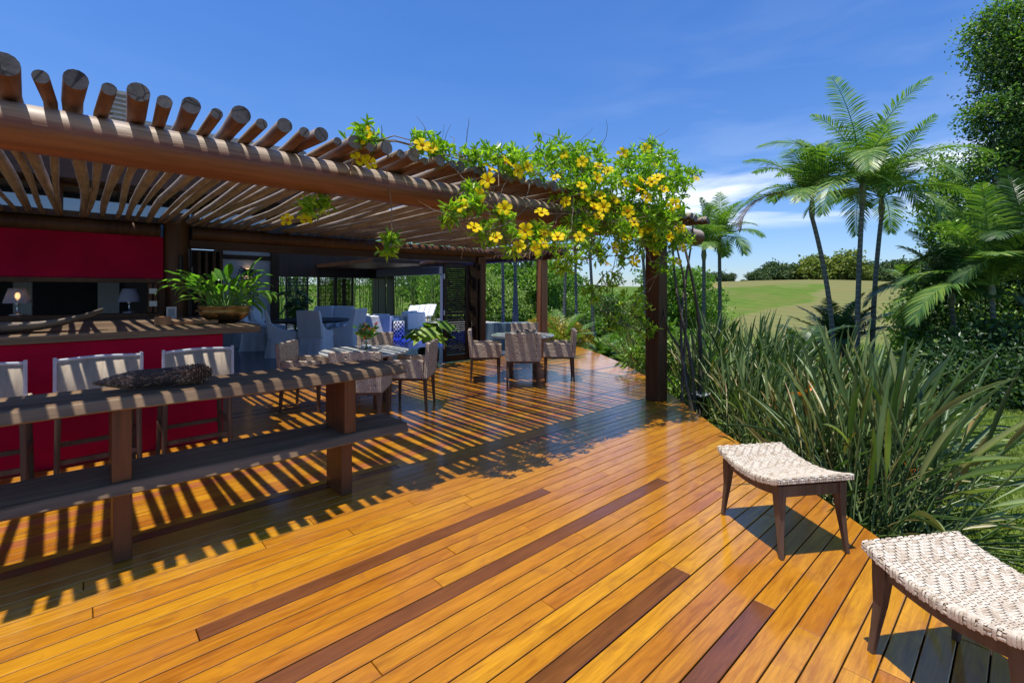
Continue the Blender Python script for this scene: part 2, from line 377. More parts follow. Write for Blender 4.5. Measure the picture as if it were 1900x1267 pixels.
# leaves (linear albedo)
LF_VINE=foliage('vine_leaf',[(.07,.15,.012),(.17,.30,.018),(.32,.46,.03),(.50,.60,.06)],.35,.45)
LF_STREL=foliage('strelitzia_leaf',[(.028,.055,.018),(.055,.10,.028),(.09,.15,.042),(.26,.33,.12),(.22,.12,.03)],.38,.2)
LF_PALM=foliage('palm_leaf',[(.05,.11,.03),(.09,.18,.04),(.16,.27,.05),(.30,.36,.07)],.38,.3)
LF_PALMD=foliage('dry_palm_leaf',[(.10,.05,.03),(.2,.12,.06)],.7,.15)
LF_DARK=foliage('dark_tree_leaf',[(.014,.036,.008),(.032,.075,.014),(.065,.125,.02),(.17,.24,.035)],.45,.25)
LF_MID=foliage('green_tree_leaf',[(.035,.09,.012),(.09,.19,.02),(.18,.31,.035),(.30,.42,.06)],.42,.3)
LF_LIGHT=foliage('light_tree_leaf',[(.07,.14,.025),(.17,.27,.05),(.30,.40,.09),(.44,.50,.18)],.42,.3)
LF_HILL=foliage('hill_tree_leaf',[(.03,.065,.025),(.07,.12,.035),(.13,.19,.05)],.6,.15)
LF_HILL2=foliage('olive_tree_leaf',[(.09,.13,.015),(.17,.21,.025),(.28,.30,.05)],.6,.2)
LF_BAMB=foliage('bamboo_leaf',[(.04,.11,.012),(.10,.22,.02),(.20,.36,.04),(.32,.5,.08)],.45,.35)
LF_POT=foliage('lily_leaf',[(.06,.16,.02),(.12,.27,.035),(.24,.42,.06)],.25,.4)
LF_GRASS=foliage('grass_blade',[(.10,.17,.02),(.17,.25,.035),(.26,.30,.06)],.6,.25)
def flowerm(name,c1,c2):
    k=NT(name); r=island(k); c=k.ramp(r,[(0,c1),(1,c2)]); k.col(c); k.set(Roughness=.5)
    tr=k.n('ShaderNodeBsdfTranslucent'); k.l(c,tr.inputs[0]); mx=k.n('ShaderNodeMixShader'); mx.inputs[0].default_value=.35
    k.l(k.b.outputs[0],mx.inputs[1]); k.l(tr.outputs[0],mx.inputs[2]); k.l(mx.outputs[0],k.out.inputs[0]); return k.m
FL_YEL=flowerm('yellow_petal',(.86,.60,.003),(.93,.72,.008)); FL_YEL.node_tree.nodes['Principled BSDF'].inputs['Specular IOR Level'].default_value=.1; FL_THR=flowerm('flower_throat',(.62,.24,.005),(.7,.3,.01))
FL_ORG=flowerm('orange_petal',(.8,.22,.01),(.9,.35,.02)); FL_RED=flowerm('red_petal',(.5,.02,.03),(.65,.06,.06))
BARK=wood('bark',(.04,.03,.02),(.10,.08,.06),(.18,.15,.12),'z',.9,.6,0,.6)
TWIG=plain('twig_bark',(.20,.145,.10),.8,0,.4,40)
def mat_palmtrunk():
    k=NT('ringed_palm_trunk'); po=k.n('ShaderNodeSeparateXYZ'); k.l(k.obj(),po.inputs[0])
    z=k.math('MULTIPLY',po.outputs['Z'],9.0); nn=k.noise(3,3); z=k.math('ADD',z,k.math('MULTIPLY',nn,.5)); fr=k.math('FRACT',z)
    n=k.noise(14,4,.6)
    ring=k.ramp(fr,[(0.0,(.36,.35,.30)),(.08,(.30,.29,.25)),(.2,(.09,.09,.07)),(1,(.13,.125,.10))])
    k.col(k.mix(.35,ring,k.ramp(n,[(.3,(.05,.05,.04)),(.7,(.22,.21,.18))]))); k.set(Roughness=.8); k.bump(fr,.3,.01); return k.m
PTRUNK=mat_palmtrunk()
PSHAFT=plain('green_crownshaft',(.16,.17,.07),.45,0,.4,12)

# ------------------------------------------------------------------ weave
def weave(mb, S, nu, nv, lift=.003, mi=0, block=7, over=.2, w=.44):
    """twill of real strips over the surface S(u,v)->(point, normal), u,v in 0..1"""
    def strip(pu,pv,horiz,ln):
        vs=[]; ts=[-over,.25,ln-.25,ln+over]; hs=[-.2,1,1,-.2]
        for t,h in zip(ts,hs):
            for q,hh in ((-w,.0),(0,.35),(w,.0)):
                u=(pu+(t if horiz else .5+q)); v=(pv+(.5+q if horiz else t))
                u=min(max(u/nu,0),1); v=min(max(v/nv,0),1)
                p,n=S(u,v); vs.append(p+n*lift*(h+hh))
        fs=[]
        for a in range(3):
            for b in range(2):
                i=a*3+b; f=(i,i+1,i+4,i+3); fs.append(f if horiz else f[::-1])
        mb.add(vs,fs,mi)
    for j in range(nv):
        for i in range(nu):
            s=1 if (i//block)%2==0 else -1
            r=(i+s*j)%4
            # horizontal floats where r in (2,3)
            rp=((i-1)+(1 if ((i-1)//block)%2==0 else -1)*j)%4
            if r in (2,3) and (i==0 or rp not in (2,3)):
                ln=1
                while ln<3 and i+ln<nu and ((i+ln)+(1 if ((i+ln)//block)%2==0 else -1)*j)%4 in (2,3): ln+=1
                strip(i,j,True,ln)
            rv=(i+s*(j-1))%4
            if r in (0,1) and (j==0 or rv not in (0,1)):
                strip(i,j,False,min(2,nv-j))
def woven_box(mb,x0,x1,y0,y1,z0,z1,cell=.02,faces='xXyYzZ',lift=.0035,core=1,lean=0.0):
    def ln(p):
        p=Vector(p); return Vector((p.x,p.y-lean*(p.z-z0),p.z))
    vs=[ln((x,y,z)) for z in (z0,z1) for y in (y0,y1) for x in (x0,x1)]
    mb.add(vs,[(0,2,3,1),(4,5,7,6),(0,1,5,4),(2,6,7,3),(0,4,6,2),(1,3,7,5)],core)
    L={'x':((x0,y1,z0),(0,-1,0),y1-y0,(-1,0,0)),'X':((x1,y0,z0),(0,1,0),y1-y0,(1,0,0)),
       'y':((x0,y0,z0),(1,0,0),x1-x0,(0,-1,0)),'Y':((x1,y1,z0),(-1,0,0),x1-x0,(0,1,0))}
    for f in faces:
        if f in L:
            o,du,w,n=L[f]; o=Vector(o);du=Vector(du);n=Vector(n);h=z1-z0
            S=lambda u,v,o=o,du=du,w=w,n=n,h=h:(ln(o+du*(u*w)+Vector((0,0,v*h))),n)
            weave(mb,S,max(2,round(w/cell)),max(2,round(h/cell)),lift)
        else:
            z=z1 if f=='Z' else z0; n=Vector((0,0,1 if f=='Z' else -1))
            S=lambda u,v,z=z,n=n:(ln((x0+u*(x1-x0) if n.z>0 else x1-u*(x1-x0),y0+v*(y1-y0),z)),n)
            weave(mb,S,max(2,round((x1-x0)/cell)),max(2,round((y1-y0)/cell)),lift)

# ================================================================== TERRAIN, DECK, FLOORS
def smooth(a,b,x):
    t=np.clip((x-a)/(b-a),0,1); return t*t*(3-2*t)
def terr(d,r):
    z=-.32-3.9*smooth(13,46,d)+8.0*smooth(40,128,d)-1.4*smooth(135,330,d)
    z=z+1.0*np.sin(r*.05+d*.03+1.0)*smooth(35,80,d)*smooth(135,105,d)+.25*np.sin(r*.11+d*.05)*smooth(40,90,d)
    # drop of the knoll towards the left of the hill
    z=z-1.0*smooth(.42,.30,r/np.maximum(d,1))*smooth(60,120,d)
    return z
def tz(x,y):
    return float(terr(np.array(x*FX+y*FY),np.array(x*RX+y*RY)))
def inpoly(px,py,poly):
    c=np.zeros(px.shape,bool); n=len(poly)
    for i in range(n):
        x1,y1=poly[i];x2,y2=poly[(i+1)%n]
        cond=((y1>py)!=(y2>py))&(px<(x2-x1)*(py-y1)/(y2-y1+1e-9)+x1); c^=cond
    return c
def make_ground():
    ds=np.concatenate([np.linspace(-14,30,90),np.linspace(30.6,150,200),np.geomspace(153,1500,24)])
    rs=np.concatenate([-np.geomspace(60,1500,16)[::-1],np.linspace(-58,150,300),np.geomspace(155,1800,16)])
    D,Rr=np.meshgrid(ds,rs,indexing='ij'); Z=terr(D,Rr)
    X=D*FX+Rr*RX; Y=D*FY+Rr*RY
    # fairway outline, mapped once onto the slope it lies on
    Dm=np.maximum(D,2); PX=950+FPX*Rr/Dm; PY=540-(Z-EYE)*FPX/Dm
    tone=np.full(D.shape,.55)
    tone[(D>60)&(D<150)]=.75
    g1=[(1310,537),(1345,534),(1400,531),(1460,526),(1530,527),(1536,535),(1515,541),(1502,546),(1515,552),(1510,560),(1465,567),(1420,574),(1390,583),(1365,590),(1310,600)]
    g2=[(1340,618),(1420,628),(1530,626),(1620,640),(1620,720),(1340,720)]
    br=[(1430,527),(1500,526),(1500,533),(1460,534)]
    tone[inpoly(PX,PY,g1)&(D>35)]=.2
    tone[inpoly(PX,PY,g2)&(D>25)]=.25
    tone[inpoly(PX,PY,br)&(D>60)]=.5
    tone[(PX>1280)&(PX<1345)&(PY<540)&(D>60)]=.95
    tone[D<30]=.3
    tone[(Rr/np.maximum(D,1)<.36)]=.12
    V=np.stack([X,Y,Z],-1).reshape(-1,3); n,m=D.shape
    i=np.arange(n-1)[:,None]*m+np.arange(m-1)[None,:]
    Fq=np.stack([i,i+1,i+m+1,i+m],-1).reshape(-1,4)[:, ::-1]
    k=NT('lawn'); at=k.n('ShaderNodeAttribute'); at.attribute_name='tone'
    n1=k.noise(.35,5,.6); n2=k.noise(9,5,.7); n3=k.noise(1,2,.5,sc=(.02,.6,.1)); n4=k.noise(90,3,.6)
    t=k.math('ADD',at.outputs['Fac'],k.math('MULTIPLY',k.math('SUBTRACT',n1,.5),.35)); t=k.math('ADD',t,k.math('MULTIPLY',k.math('SUBTRACT',n2,.5),.18))
    t=k.math('ADD',t,k.math('MULTIPLY',k.math('SUBTRACT',n3,.5),.16))
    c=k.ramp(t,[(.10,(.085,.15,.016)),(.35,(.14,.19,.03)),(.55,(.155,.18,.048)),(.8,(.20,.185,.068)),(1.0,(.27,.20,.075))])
    c=k.mix(.4,c,k.mix(1.0,c,k.ramp(n4,[(.3,(.45,.5,.4)),(.7,(1.3,1.3,1.25))]),'MULTIPLY'))
    wv=k.n('ShaderNodeTexWave'); wv.inputs['Scale'].default_value=.09; wv.inputs['Distortion'].default_value=2.5; wv.inputs['Detail'].default_value=1.0; wv.inputs['Detail Scale'].default_value=.3; k.l(k.obj(),wv.inputs[0])
    c=k.mix(.30,c,k.mix(1.0,c,k.ramp(wv.outputs['Fac'],[(.2,(.72,.82,.7)),(.8,(1.12,1.08,1.1))]),'MULTIPLY'))
    pt=k.ramp(k.noise(.12,5,.65),[(.48,(0,0,0)),(.62,(1,1,1))])
    c=k.mix(k.math('MULTIPLY',pt,.32),c,(.20,.15,.055))
    k.col(c); k.set(Roughness=.95); k.b.inputs['Specular IOR Level'].default_value=.15; k.bump(n4,.6,.03)
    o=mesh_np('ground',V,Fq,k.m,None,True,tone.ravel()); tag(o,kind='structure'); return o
make_ground()

EDGE=[(-3,2.75),(-1,2.85),(-.4,3.0),(.0,3.17),(.35,3.38),(.62,3.60),(1.02,3.98),(1.6,4.52),(2.22,5.08),(3.16,6.02),(4.43,7.3),(5.8,8.4),(7.0,9.25),(8.2,9.95),(12,11)]
def edge_x(y): return float(np.interp(y,[e[0] for e in EDGE],[e[1] for e in EDGE]))
def make_deck():
    rng=random.Random(3); w=.1; gap=.0062
    V=[];F=[];T=[]
    darkb=[(24,.38,2.6),(19,.2,3.42),(12,1.0,2.384),(8,1.4,2.42),(33,3.2,5.4),(41,5.0,7.1),(55,6.4,8.2)]
    y=-2.0
    xa_ok=lambda a: rng.random()<.75
    for row in range(102):
        y0=row*w-2.0+gap/2; y1=(row+1)*w-2.0-gap/2
        if y1>8.2: break
        e0=edge_x(y0); e1=edge_x(y1); emin=min(e0,e1)
        rr=round((y0+2.0)/w)-20   # row number from Y=0
        cuts=[-3.4-rng.random()*2]
        spec=[d for d in darkb if d[0]==rr]
        while cuts[-1]<emin-0.3: cuts.append(cuts[-1]+rng.uniform(1.6,4.6))
        if spec:
            cuts=[c for c in cuts if not (spec[0][1]-.6<c<spec[0][2]+.6)]+[spec[0][1],spec[0][2]]; cuts.sort()
        if emin-cuts[-1]<0: cuts=[c for c in cuts if c<emin-.25]
        elif emin-cuts[-1]<.25: cuts.pop()
        cuts.append(None)
        for a,b in zip(cuts[:-1],cuts[1:]):
            t=rng.random()
            tone=.1 if t<.90 else (.6 if t<.965 else 1.0)
            if spec and abs(a-spec[0][1])<1e-6: tone=1.0
            elif rr<36 and tone>.1: tone=.1
            if rr in (38,40,43,46) and xa_ok(a): tone=.62
            xa=a+.002; xb0,xb1=(e0,e1) if b is None else (b-.002,b-.002)
            c=.0026; zt=rng.uniform(-.0012,.0012); n=len(V)
            V+= [(xa,y0,-.03),(xb0,y0,-.03),(xb1,y1,-.03),(xa,y1,-.03),
                 (xa,y0,zt-c),(xb0,y0,zt-c),(xb1,y1,zt-c),(xa,y1,zt-c),
                 (xa+c,y0+c,zt),(xb0-c,y0+c,zt),(xb1-c,y1-c,zt),(xa+c,y1-c,zt)]
            T+=[tone]*12
            for k0 in (0,4):
                for j in range(4): F.append((n+k0+j,n+k0+(j+1)%4,n+k0+4+(j+1)%4,n+k0+4+j))
            F.append((n+8,n+9,n+10,n+11))
    o=mesh_np('deck',np.array(V),np.array(F),W_DECK,None,False,np.array(T)); tag(o,kind='structure')
    # dark sheet put below the boards so the gaps read shaded, plus rim
    mb=MB(); dk=plain('deck_underside',(.025,.017,.012),.9)
    ys=np.linspace(-2,8.2,60)
    vs=[(-4,yy,-.034) for yy in ys]+[(edge_x(yy)-.015,yy,-.034) for yy in ys]+[(edge_x(yy)-.015,yy,-.40) for yy in ys]
    n=60; fs=[(i,i+n,i+n+1,i+1) for i in range(n-1)]+[(i+n,i+2*n,i+2*n+1,i+n+1) for i in range(n-1)]
    mb.add(vs,fs); o=mb.build('deck_base',dk); tag(o,kind='structure')
make_deck()
mb=MB(); mb.bx(-6,6.2,8.2,21,-.30,.0); mb.bx(6.2,7.9,8.2,10.7,-.30,.0); mb.bx(6.2,10,14.1,24,-.30,.0)
tag(mb.build('interior_floor',M_FLOOR),kind='structure')
mb=MB(); mb.bx(6.2,14,10.7,14.1,-.30,-.02); tag(mb.build('pool_water',POOLW),kind='structure')
paving=plain('pale_paving',(.42,.40,.36),.7,0,.12,4)
mb=MB(); mb.bx(10.0,15,14.1,26,-.30,-.01); tag(mb.build('pool_terrace',paving),kind='structure')

# ================================================================== PERGOLA
def log(mb,p0,p1,r0,r1,n=12,seg=10,wob=.012,lump=.05,rng=random,capmi=1):
    pts=[];rad=[]; p0=Vector(p0);p1=Vector(p1); ph=rng.uniform(0,6.28); ph2=rng.uniform(0,6.28); fq=rng.uniform(1.2,2.4)
    for i in range(seg+1):
        t=i/seg; p=p0.lerp(p1,t); q=0 if i==0 else 1
        p.x+=wob*math.sin(ph+fq*6.28*t*.5)*q; p.z+=wob*.6*math.sin(ph2+fq*5*t)*q
        pts.append(p); rad.append((r0+(r1-r0)*t)*(1+rng.uniform(-lump,lump)))
    mb.tube(pts,rad,n,0,True,capmi)
def make_pergola():
    rng=random.Random(11)
    root=thing('pergola','log pergola with alternating thick and thin round rafters over the terrace deck','pergola')
    R0=.122; mb=MB(); xs=np.linspace(-3.2,7.05,42)
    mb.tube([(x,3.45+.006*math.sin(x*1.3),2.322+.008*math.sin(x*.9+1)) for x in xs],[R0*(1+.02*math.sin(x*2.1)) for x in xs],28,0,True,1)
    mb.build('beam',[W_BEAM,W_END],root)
    i=0; x=-2.98
    while x<6.75:
        big=(i%2==0); r=(.046 if big else .031)*rng.uniform(.93,1.08)
        if x<-1.6: r*=1
        tip=3.07+rng.uniform(-.035,.03); zc=2.445+r-.004
        mb=MB(); dx=rng.uniform(-.05,.05)
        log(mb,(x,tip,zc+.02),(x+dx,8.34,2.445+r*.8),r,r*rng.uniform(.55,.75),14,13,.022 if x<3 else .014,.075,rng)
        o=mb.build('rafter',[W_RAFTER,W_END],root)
        x+=.1135*rng.uniform(.93,1.07); i+=1
    mb=MB(); mb.box((5.86,3.45,1.10),(.215,.215,2.20)); mb.build('post',[W_HOUSEV],root,.012)
    mb=MB(); mb.box((-3.0,3.45,1.10),(.215,.215,2.20)); mb.build('post',[W_HOUSEV],root,.012)
    # far bay, turned a quarter: beam along y, thin rafters along x
    root2=thing('pergola','far pergola bay with thin striped rafters on a square post beyond the round tables','pergola')
    mb=MB(); mb.tube([(7.72,y,2.30) for y in np.linspace(6.7,12.5,12)],.10,16,0,True,1); mb.build('beam',[W_HOUSE,W_END],root2)
    y=6.75
    while y<12.3:
        mb=MB(); r=rng.uniform(.03,.045); log(mb,(8.0,y,2.40+r),(6.75,y+rng.uniform(-.03,.03),2.42+r),r,r*.8,8,4,.01,.04,rng)
        o=mb.build('rafter',[W_RAFTER,W_END],root2); y+=.135
    mb=MB(); mb.box((7.68,7.38,1.10),(.20,.17,2.20)); mb.build('post',[wood('lit_post_timber',(.12,.05,.025),(.26,.12,.055),(.36,.19,.1),'z',.5,.6,.1,.3)],root2,.01)  # paler, warmer copy of the post timber; sunlight put into its colour
    return root
pergola=make_pergola()

# ================================================================== HOUSE
def make_house():
    h=thing('house','dark timber house with crimson wall panel, serving window and shingled roof behind the pergola','house')
    YW=8.22
    mb=MB(); mb.bx(-6,.86,YW-.06,YW+.12,1.672,2.25); mb.build('red_wall',RED,h)
    mb=MB(); mb.bx(-6,.86,YW-.05,YW+.12,0,1.14); mb.build('lower_wall',W_HOUSE,h)
    mb=MB(); mb.bx(-6,.86,YW-.10,YW+.14,1.612,1.669); mb.bx(-6,.86,YW-.16,YW+.14,1.142,1.20); mb.bx(.80,.88,YW-.08,YW+.12,1.20,1.612)
    wf=mb.build('window_frame',W_HOUSEV,h,.004)
    mb=MB()
    for x in (.70,.755): mb.bx(x-.02,x+.02,YW-.26,YW-.04,1.21,1.60)
    sh=mb.build('shutter',W_HOUSEV,h,.003)
    for z in (1.33,1.50):
        mb=MB(); mb.bx(.685,.77,YW-.272,YW-.262,z-.035,z+.035); mb.build('hinge',HINGE,sh)
    # beams and posts on the facade
    mb=MB(); mb.tube([(x,YW,2.335) for x in np.linspace(-6,.83,10)],.10,16,0,True,1); mb.build('beam',[W_HOUSEV,W_END],h)
    mb=MB(); mb.tube([(x,YW,2.335) for x in np.linspace(1.2,6.9,10)],.10,16,0,True,1); mb.build('beam',[W_HOUSEV,W_END],h)
    mb=MB(); mb.bx(1.17,6.42,YW-.04,YW+.10,2.12,2.24); mb.build('door_header',W_HOUSE,h,.004)
    mb=MB(); mb.tube([(1.02,YW,0),(1.02,YW,1.2),(1.02,YW,2.6)],.155,20); mb.build('post',W_HOUSEV,h)
    mb=MB(); mb.bx(6.45,6.66,YW-.10,YW+.10,0,2.24); mb.build('post',W_HOUSEV,h,.01)
    # clerestory
    mb=MB()
    for x in np.arange(-6,2.3,1.45): mb.bx(x-.045,x+.045,YW-.03,YW+.09,2.52,2.83)
    mb.bx(-6,2.2,YW-.035,YW+.10,2.44,2.52); mb.bx(-6,2.2,YW-.035,YW+.10,2.83,2.855)
    cf=mb.build('clerestory_frame',W_HOUSEV,h)
    mb=MB(); mb.bx(-6,2.2,YW+.02,YW+.03,2.5,2.84); mb.build('clerestory_pane',PANE,cf)
    # roof: two slopes with courses of shingles
    sh=wood('roof_shingle',(.16,.14,.12),(.32,.30,.27),(.50,.47,.43),'y',.85,1.2,0,.5,.5)
    mb=MB(); rng=random.Random(5); ncourse=40
    for sgn in (1,-1):
        for c in range(ncourse):
            t0=c/ncourse; t1=(c+1.35)/ncourse
            ya=(7.55+4.95*t0) if sgn==1 else (17.45-4.95*t0); yb=(7.55+4.95*t1) if sgn==1 else (17.45-4.95*t1)
            za=2.98+2.07*t0+.035; zb=2.98+2.07*t1-.01
            x=.42
            while x<3.5:
                w=rng.uniform(.35,.9); j=rng.uniform(-.012,.012); vs=[(x,ya+j,za),(x+w-.02,ya+j,za),(x+w-.02,yb,zb),(x,yb,zb),(x,ya+j,za-.03),(x+w-.02,ya+j,za-.03)]
                fs=[(0,1,2,3),(4,5,1,0)] if sgn==1 else [(3,2,1,0),(0,1,5,4)]
                mb.add(vs,fs); x+=w
    rf=mb.build('roof',sh,h)
    mb=MB(); mb.add([(.4,7.5,2.96),(3.9,7.5,2.96),(3.9,12.5,5.02),(.4,12.5,5.02),(3.9,17.5,2.96),(.4,17.5,2.96),
                     (.4,7.5,2.84),(3.9,7.5,2.84),(3.9,12.5,4.90),(.4,12.5,4.90),(3.9,17.5,2.84),(.4,17.5,2.84)],
        [(0,1,2,3),(3,2,4,5),(7,6,9,8),(8,9,11,10),(6,7,1,0),(10,11,5,4),(7,8,2,1),(8,10,4,2),(9,6,0,3),(11,9,3,5)])
    mb.bx(-7,.38,7.5,17.5,2.86,3.0)
    mb.bx(3.95,6.4,8.36,17.5,3.85,3.97)  # flat roof out of view, added high to admit skylight and block sun
    mb.bx(-7,3.92,7.42,7.49,2.80,3.06); mb.build('roof_board',W_HOUSE,rf)
    mb=MB()
    for k in range(8):
        z=4.42+k*.085; w=.50+.03*math.sin(k*2.1)
        mb.box((.62,11.2,z),(w,.56,.030))
        mb.box((.62,11.2,z+.045),(w-.10,.46,.052))
    mb.build('roof_vent',plain('pale_slat',(.42,.38,.33),.8,0,.25,20),rf)
    # end gable / left room walls, seen through the window
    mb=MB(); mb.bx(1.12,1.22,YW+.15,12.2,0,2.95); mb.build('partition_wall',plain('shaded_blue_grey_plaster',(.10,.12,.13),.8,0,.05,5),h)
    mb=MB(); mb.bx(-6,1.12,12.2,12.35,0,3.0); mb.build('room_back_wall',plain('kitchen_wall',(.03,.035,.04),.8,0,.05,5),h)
    mb=MB(); mb.bx(-.75,-.55,10.4,10.6,0,2.9); mb.bx(.25,.55,11.6,11.9,0,2.9); mb.build('room_column',WHITEWALL,h)
    # white wall with painting of leaves and a wall light
    mb=MB(); mb.bx(2.75,3.92,14.25,14.4,0,2.34); mb.bx(2.75,3.92,14.25,14.4,2.46,2.9)
    ww=mb.build('white_wall',WHITEWALL,h)
    mb=MB(); mb.bx(2.6,4.0,14.2,14.24,2.34,2.46); mb.bx(3.92,4.12,14.15,14.45,0,2.9); mb.bx(2.60,2.75,14.15,14.45,0,2.9)
    mb.build('wall_trim',W_HOUSE,ww)
    # leaf mural painted on the wall: thin raised leaves
    rng=random.Random(9); P=[];D=[]
    for s in range(7):
        a0=rng.uniform(.2,2.9); 
        cx,cz=3.35,1.55; x,z=cx,cz-.55+s*.08; ang=math.pi/2-.9+s*.3
        for t in range(9):
            x+=.075*math.cos(ang); z+=.085*math.sin(ang); ang+=-.18 if s>3 else .16
            for sd in (-1,1):
                P.append((x,14.243,z)); D.append((math.cos(ang+sd*.8),0,math.sin(ang+sd*.8)))
    P=np.array(P);D=np.array(D); ok=(P[:,0]>2.8)&(P[:,0]<3.8)&(P[:,2]<2.1)&(P[:,2]>.6); P=P[ok];D=D[ok]
    V,Fq=leaves_np(P,D,np.tile([0,-1.,0],(len(P),1)),np.full(len(P),.10),np.full(len(P),.035),0.02,0)
    mesh_np('leaf_mural',V,Fq,BLACKM,ww)
    # rear louvred screens
    mb=MB(); 
    for x0,x1 in ((4.3,5.46),(5.76,6.6),(6.95,7.68),(7.68,8.42)):
        mb.bx(x0,x0+.06,19.0,19.08,0,2.04); mb.bx(x1-.06,x1,19.0,19.08,0,2.04)
        z=.1
        while z<2.02:
            mb.box(((x0+x1)/2,19.04,z),(x1-x0-.12,.05,.012),0,Matrix.Rotation(R_(35),3,'X')); z+=.055
    for y0 in (17.5,18.2,18.8): mb.bx(9.44,9.50,y0,y0+.55,.05,2.2)
    mb.bx(4.1,9.4,18.95,19.12,2.04,4.3); mb.build('louvred_screen',W_DARKV,h)
    mb=MB(); mb.bx(-6,4.2,19.0,19.2,0,2.9); mb.build('rear_wall',W_DARKV,h)
    # veranda roof over the lounge
    mb=MB(); mb.bx(6.9,9.7,14.1,24,2.42,2.55); mb.build('lounge_ceiling',W_HOUSE,h)
    mb=MB(); mb.bx(9.42,9.58,13.95,24,2.10,2.42); mb.build('lounge_beam',plain('grey_painted_timber',(.16,.17,.2),.6),h)
    for y in (14.0,19.1,22.5):
        mb=MB(); mb.bx(9.43,9.57,y-.08,y+.08,0,2.10); mb.build('lounge_post',plain('blue_grey_post',(.20,.23,.30),.5) if y<15 else W_DARKV,h,.005)
    # wall above
    return h
house=make_house()
def folding_door(loc,rz,label,w=.62,hh=2.05):
    t=thing('folding_door',label,'door',loc,rz,'louvred folding doors of the terrace')
    mb=MB(); mb.bx(0,.07,-.02,.02,.02,hh+.02); mb.bx(w-.07,w,-.02,.02,.02,hh+.02); mb.bx(.07,w-.07,-.018,.018,.02,.16); mb.bx(.07,w-.07,-.018,.018,hh-.08,hh+.02)
    mb.bx(.07,w-.07,-.018,.018,1.0,1.06); mb.build('door_frame',W_DARKV,t,.003)
    mb=MB(); z=.19
    while z<hh-.1:
        if abs(z-1.03)>.05: mb.box((w/2,0,z),(w-.14,.042,.008),0,Matrix.Rotation(R_(56),3,'X'))
        z+=.045
    mb.build('louvre',W_DARKV,t)
    for z in (.35,1.05,1.8):
        mb=MB(); mb.bx(-.012,.022,-.032,-.021,z-.05,z+.05); mb.build('hinge',HINGE,t)
    return t
YD=8.20
folding_door((5.56,YD-.02,0),R_(-3),'widest louvred door leaf facing the terrace, light shining through its slats')
for i,(x,a,lb) in enumerate([(6.22,-80,'folded louvred leaf second from the square corner post'),(6.33,-82,'folded louvred leaf right beside the square corner post'),
                 (1.22,-82,'folded louvred leaf next to the round post behind the bowl plant'),(1.30,-80,'second folded louvred leaf behind the bowl plant'),(1.39,-79,'third folded louvred leaf behind the bowl plant'),(1.48,-80,'folded louvred leaf nearest the white wall behind the bowl plant')]):
    folding_door((x,YD-.02,0),R_(a),lb,.24)
# tube lamp on the round post
mb=MB(); mb.tube([(1.05,8.04,1.68),(1.05,8.04,2.0)],.028,12); tag(mb.build('wall_lamp',BLACKM),'slim dark tube lamp fixed to the round post above the bowl plant','wall lamp')
t=thing('wall_lamp','square black wall light glowing up and down on the white wall above the leaf mural','wall lamp',(3.35,14.18,2.0))
mb=MB(); mb.bx(-.09,.09,-.08,.06,-.09,.09); mb.build('shade',BLACKM,t)
mb=MB(); mb.bx(-.06,.06,-.05,.03,.095,.10); mb.bx(-.06,.06,-.05,.03,-.10,-.095); mb.build('bulb',emis('wall_light_glow',(1,.62,.3),3),t)

# ================================================================== BAR COUNTER AND WHAT STANDS ON IT
def make_counter():
    t=thing('bar_counter','long crimson bar counter with thick dark wooden top','bar counter')
    mb=MB(); mb.bx(-6,1.08,5.56,8.1,0.0,1.062); mb.build('counter_base',RED,t,.006)
    mb=MB(); rng=random.Random(2); xs=np.linspace(-6,1.41,40)
    yf=[5.50+.012*math.sin(x*3.1)+.008*math.sin(x*7) for x in xs]
    vs=[]
    for x,y in zip(xs,yf): vs+=[(x,y,1.068),(x,y-.004,1.136),(x,8.1,1.14),(x,8.1,1.068)]
    n=len(xs); fs=[]
    for i in range(n-1):
        for j in range(4): fs.append((i*4+j,(i+1)*4+j,(i+1)*4+(j+1)%4,i*4+(j+1)%4))
    fs=[f[::-1] for f in fs]; fs+=[(0,1,2,3),((n-1)*4+3,(n-1)*4+2,(n-1)*4+1,(n-1)*4)]
    mb.add(vs,fs); mb.build('countertop',W_COUNTER,t,.005); return t
make_counter()
CT=1.141
# long boat-shaped dish
def boat():
    mb=MB(); n=26; vs=[];fs=[]; x0,x1=-1.25,.16
    for i in range(n+1):
        t=i/n; x=x0+(x1-x0)*t; wd=.16*math.sin(math.pi*min(1,max(0.0,t*.96+.02)))**.6; lift=.0+.17*max(0,(t-.55)/.45)**2.2+.10*max(0,(.35-t)/.35)**2
        hh=.105*(1-.72*t*t)
        ring=[(-wd*1.05,hh+lift),(-wd*.8,hh*.35+lift),(-wd*.35,lift*.95),(wd*.35,lift*.95),(wd*.8,hh*.35+lift),(wd*1.05,hh+lift),(wd*.92,hh+lift),(wd*.6,hh*.45+lift),(0,hh*.2+lift+.008),(-wd*.6,hh*.45+lift),(-wd*.92,hh+lift)]
        for y,z in ring: vs.append((x,5.86+y,CT+.004+z))
    k=11
    for i in range(n):
        for j in range(k): fs.append((i*k+j,i*k+(j+1)%k,(i+1)*k+(j+1)%k,(i+1)*k+j))
    fs+=[tuple(range(k)),tuple(range(n*k,(n+1)*k))[::-1]]
    mb.add(vs,fs,0,True); o=mb.build('boat_dish',W_BOAT); tag(o,'long grey driftwood dish shaped like a boat on the bar counter','dish'); return o
boat()
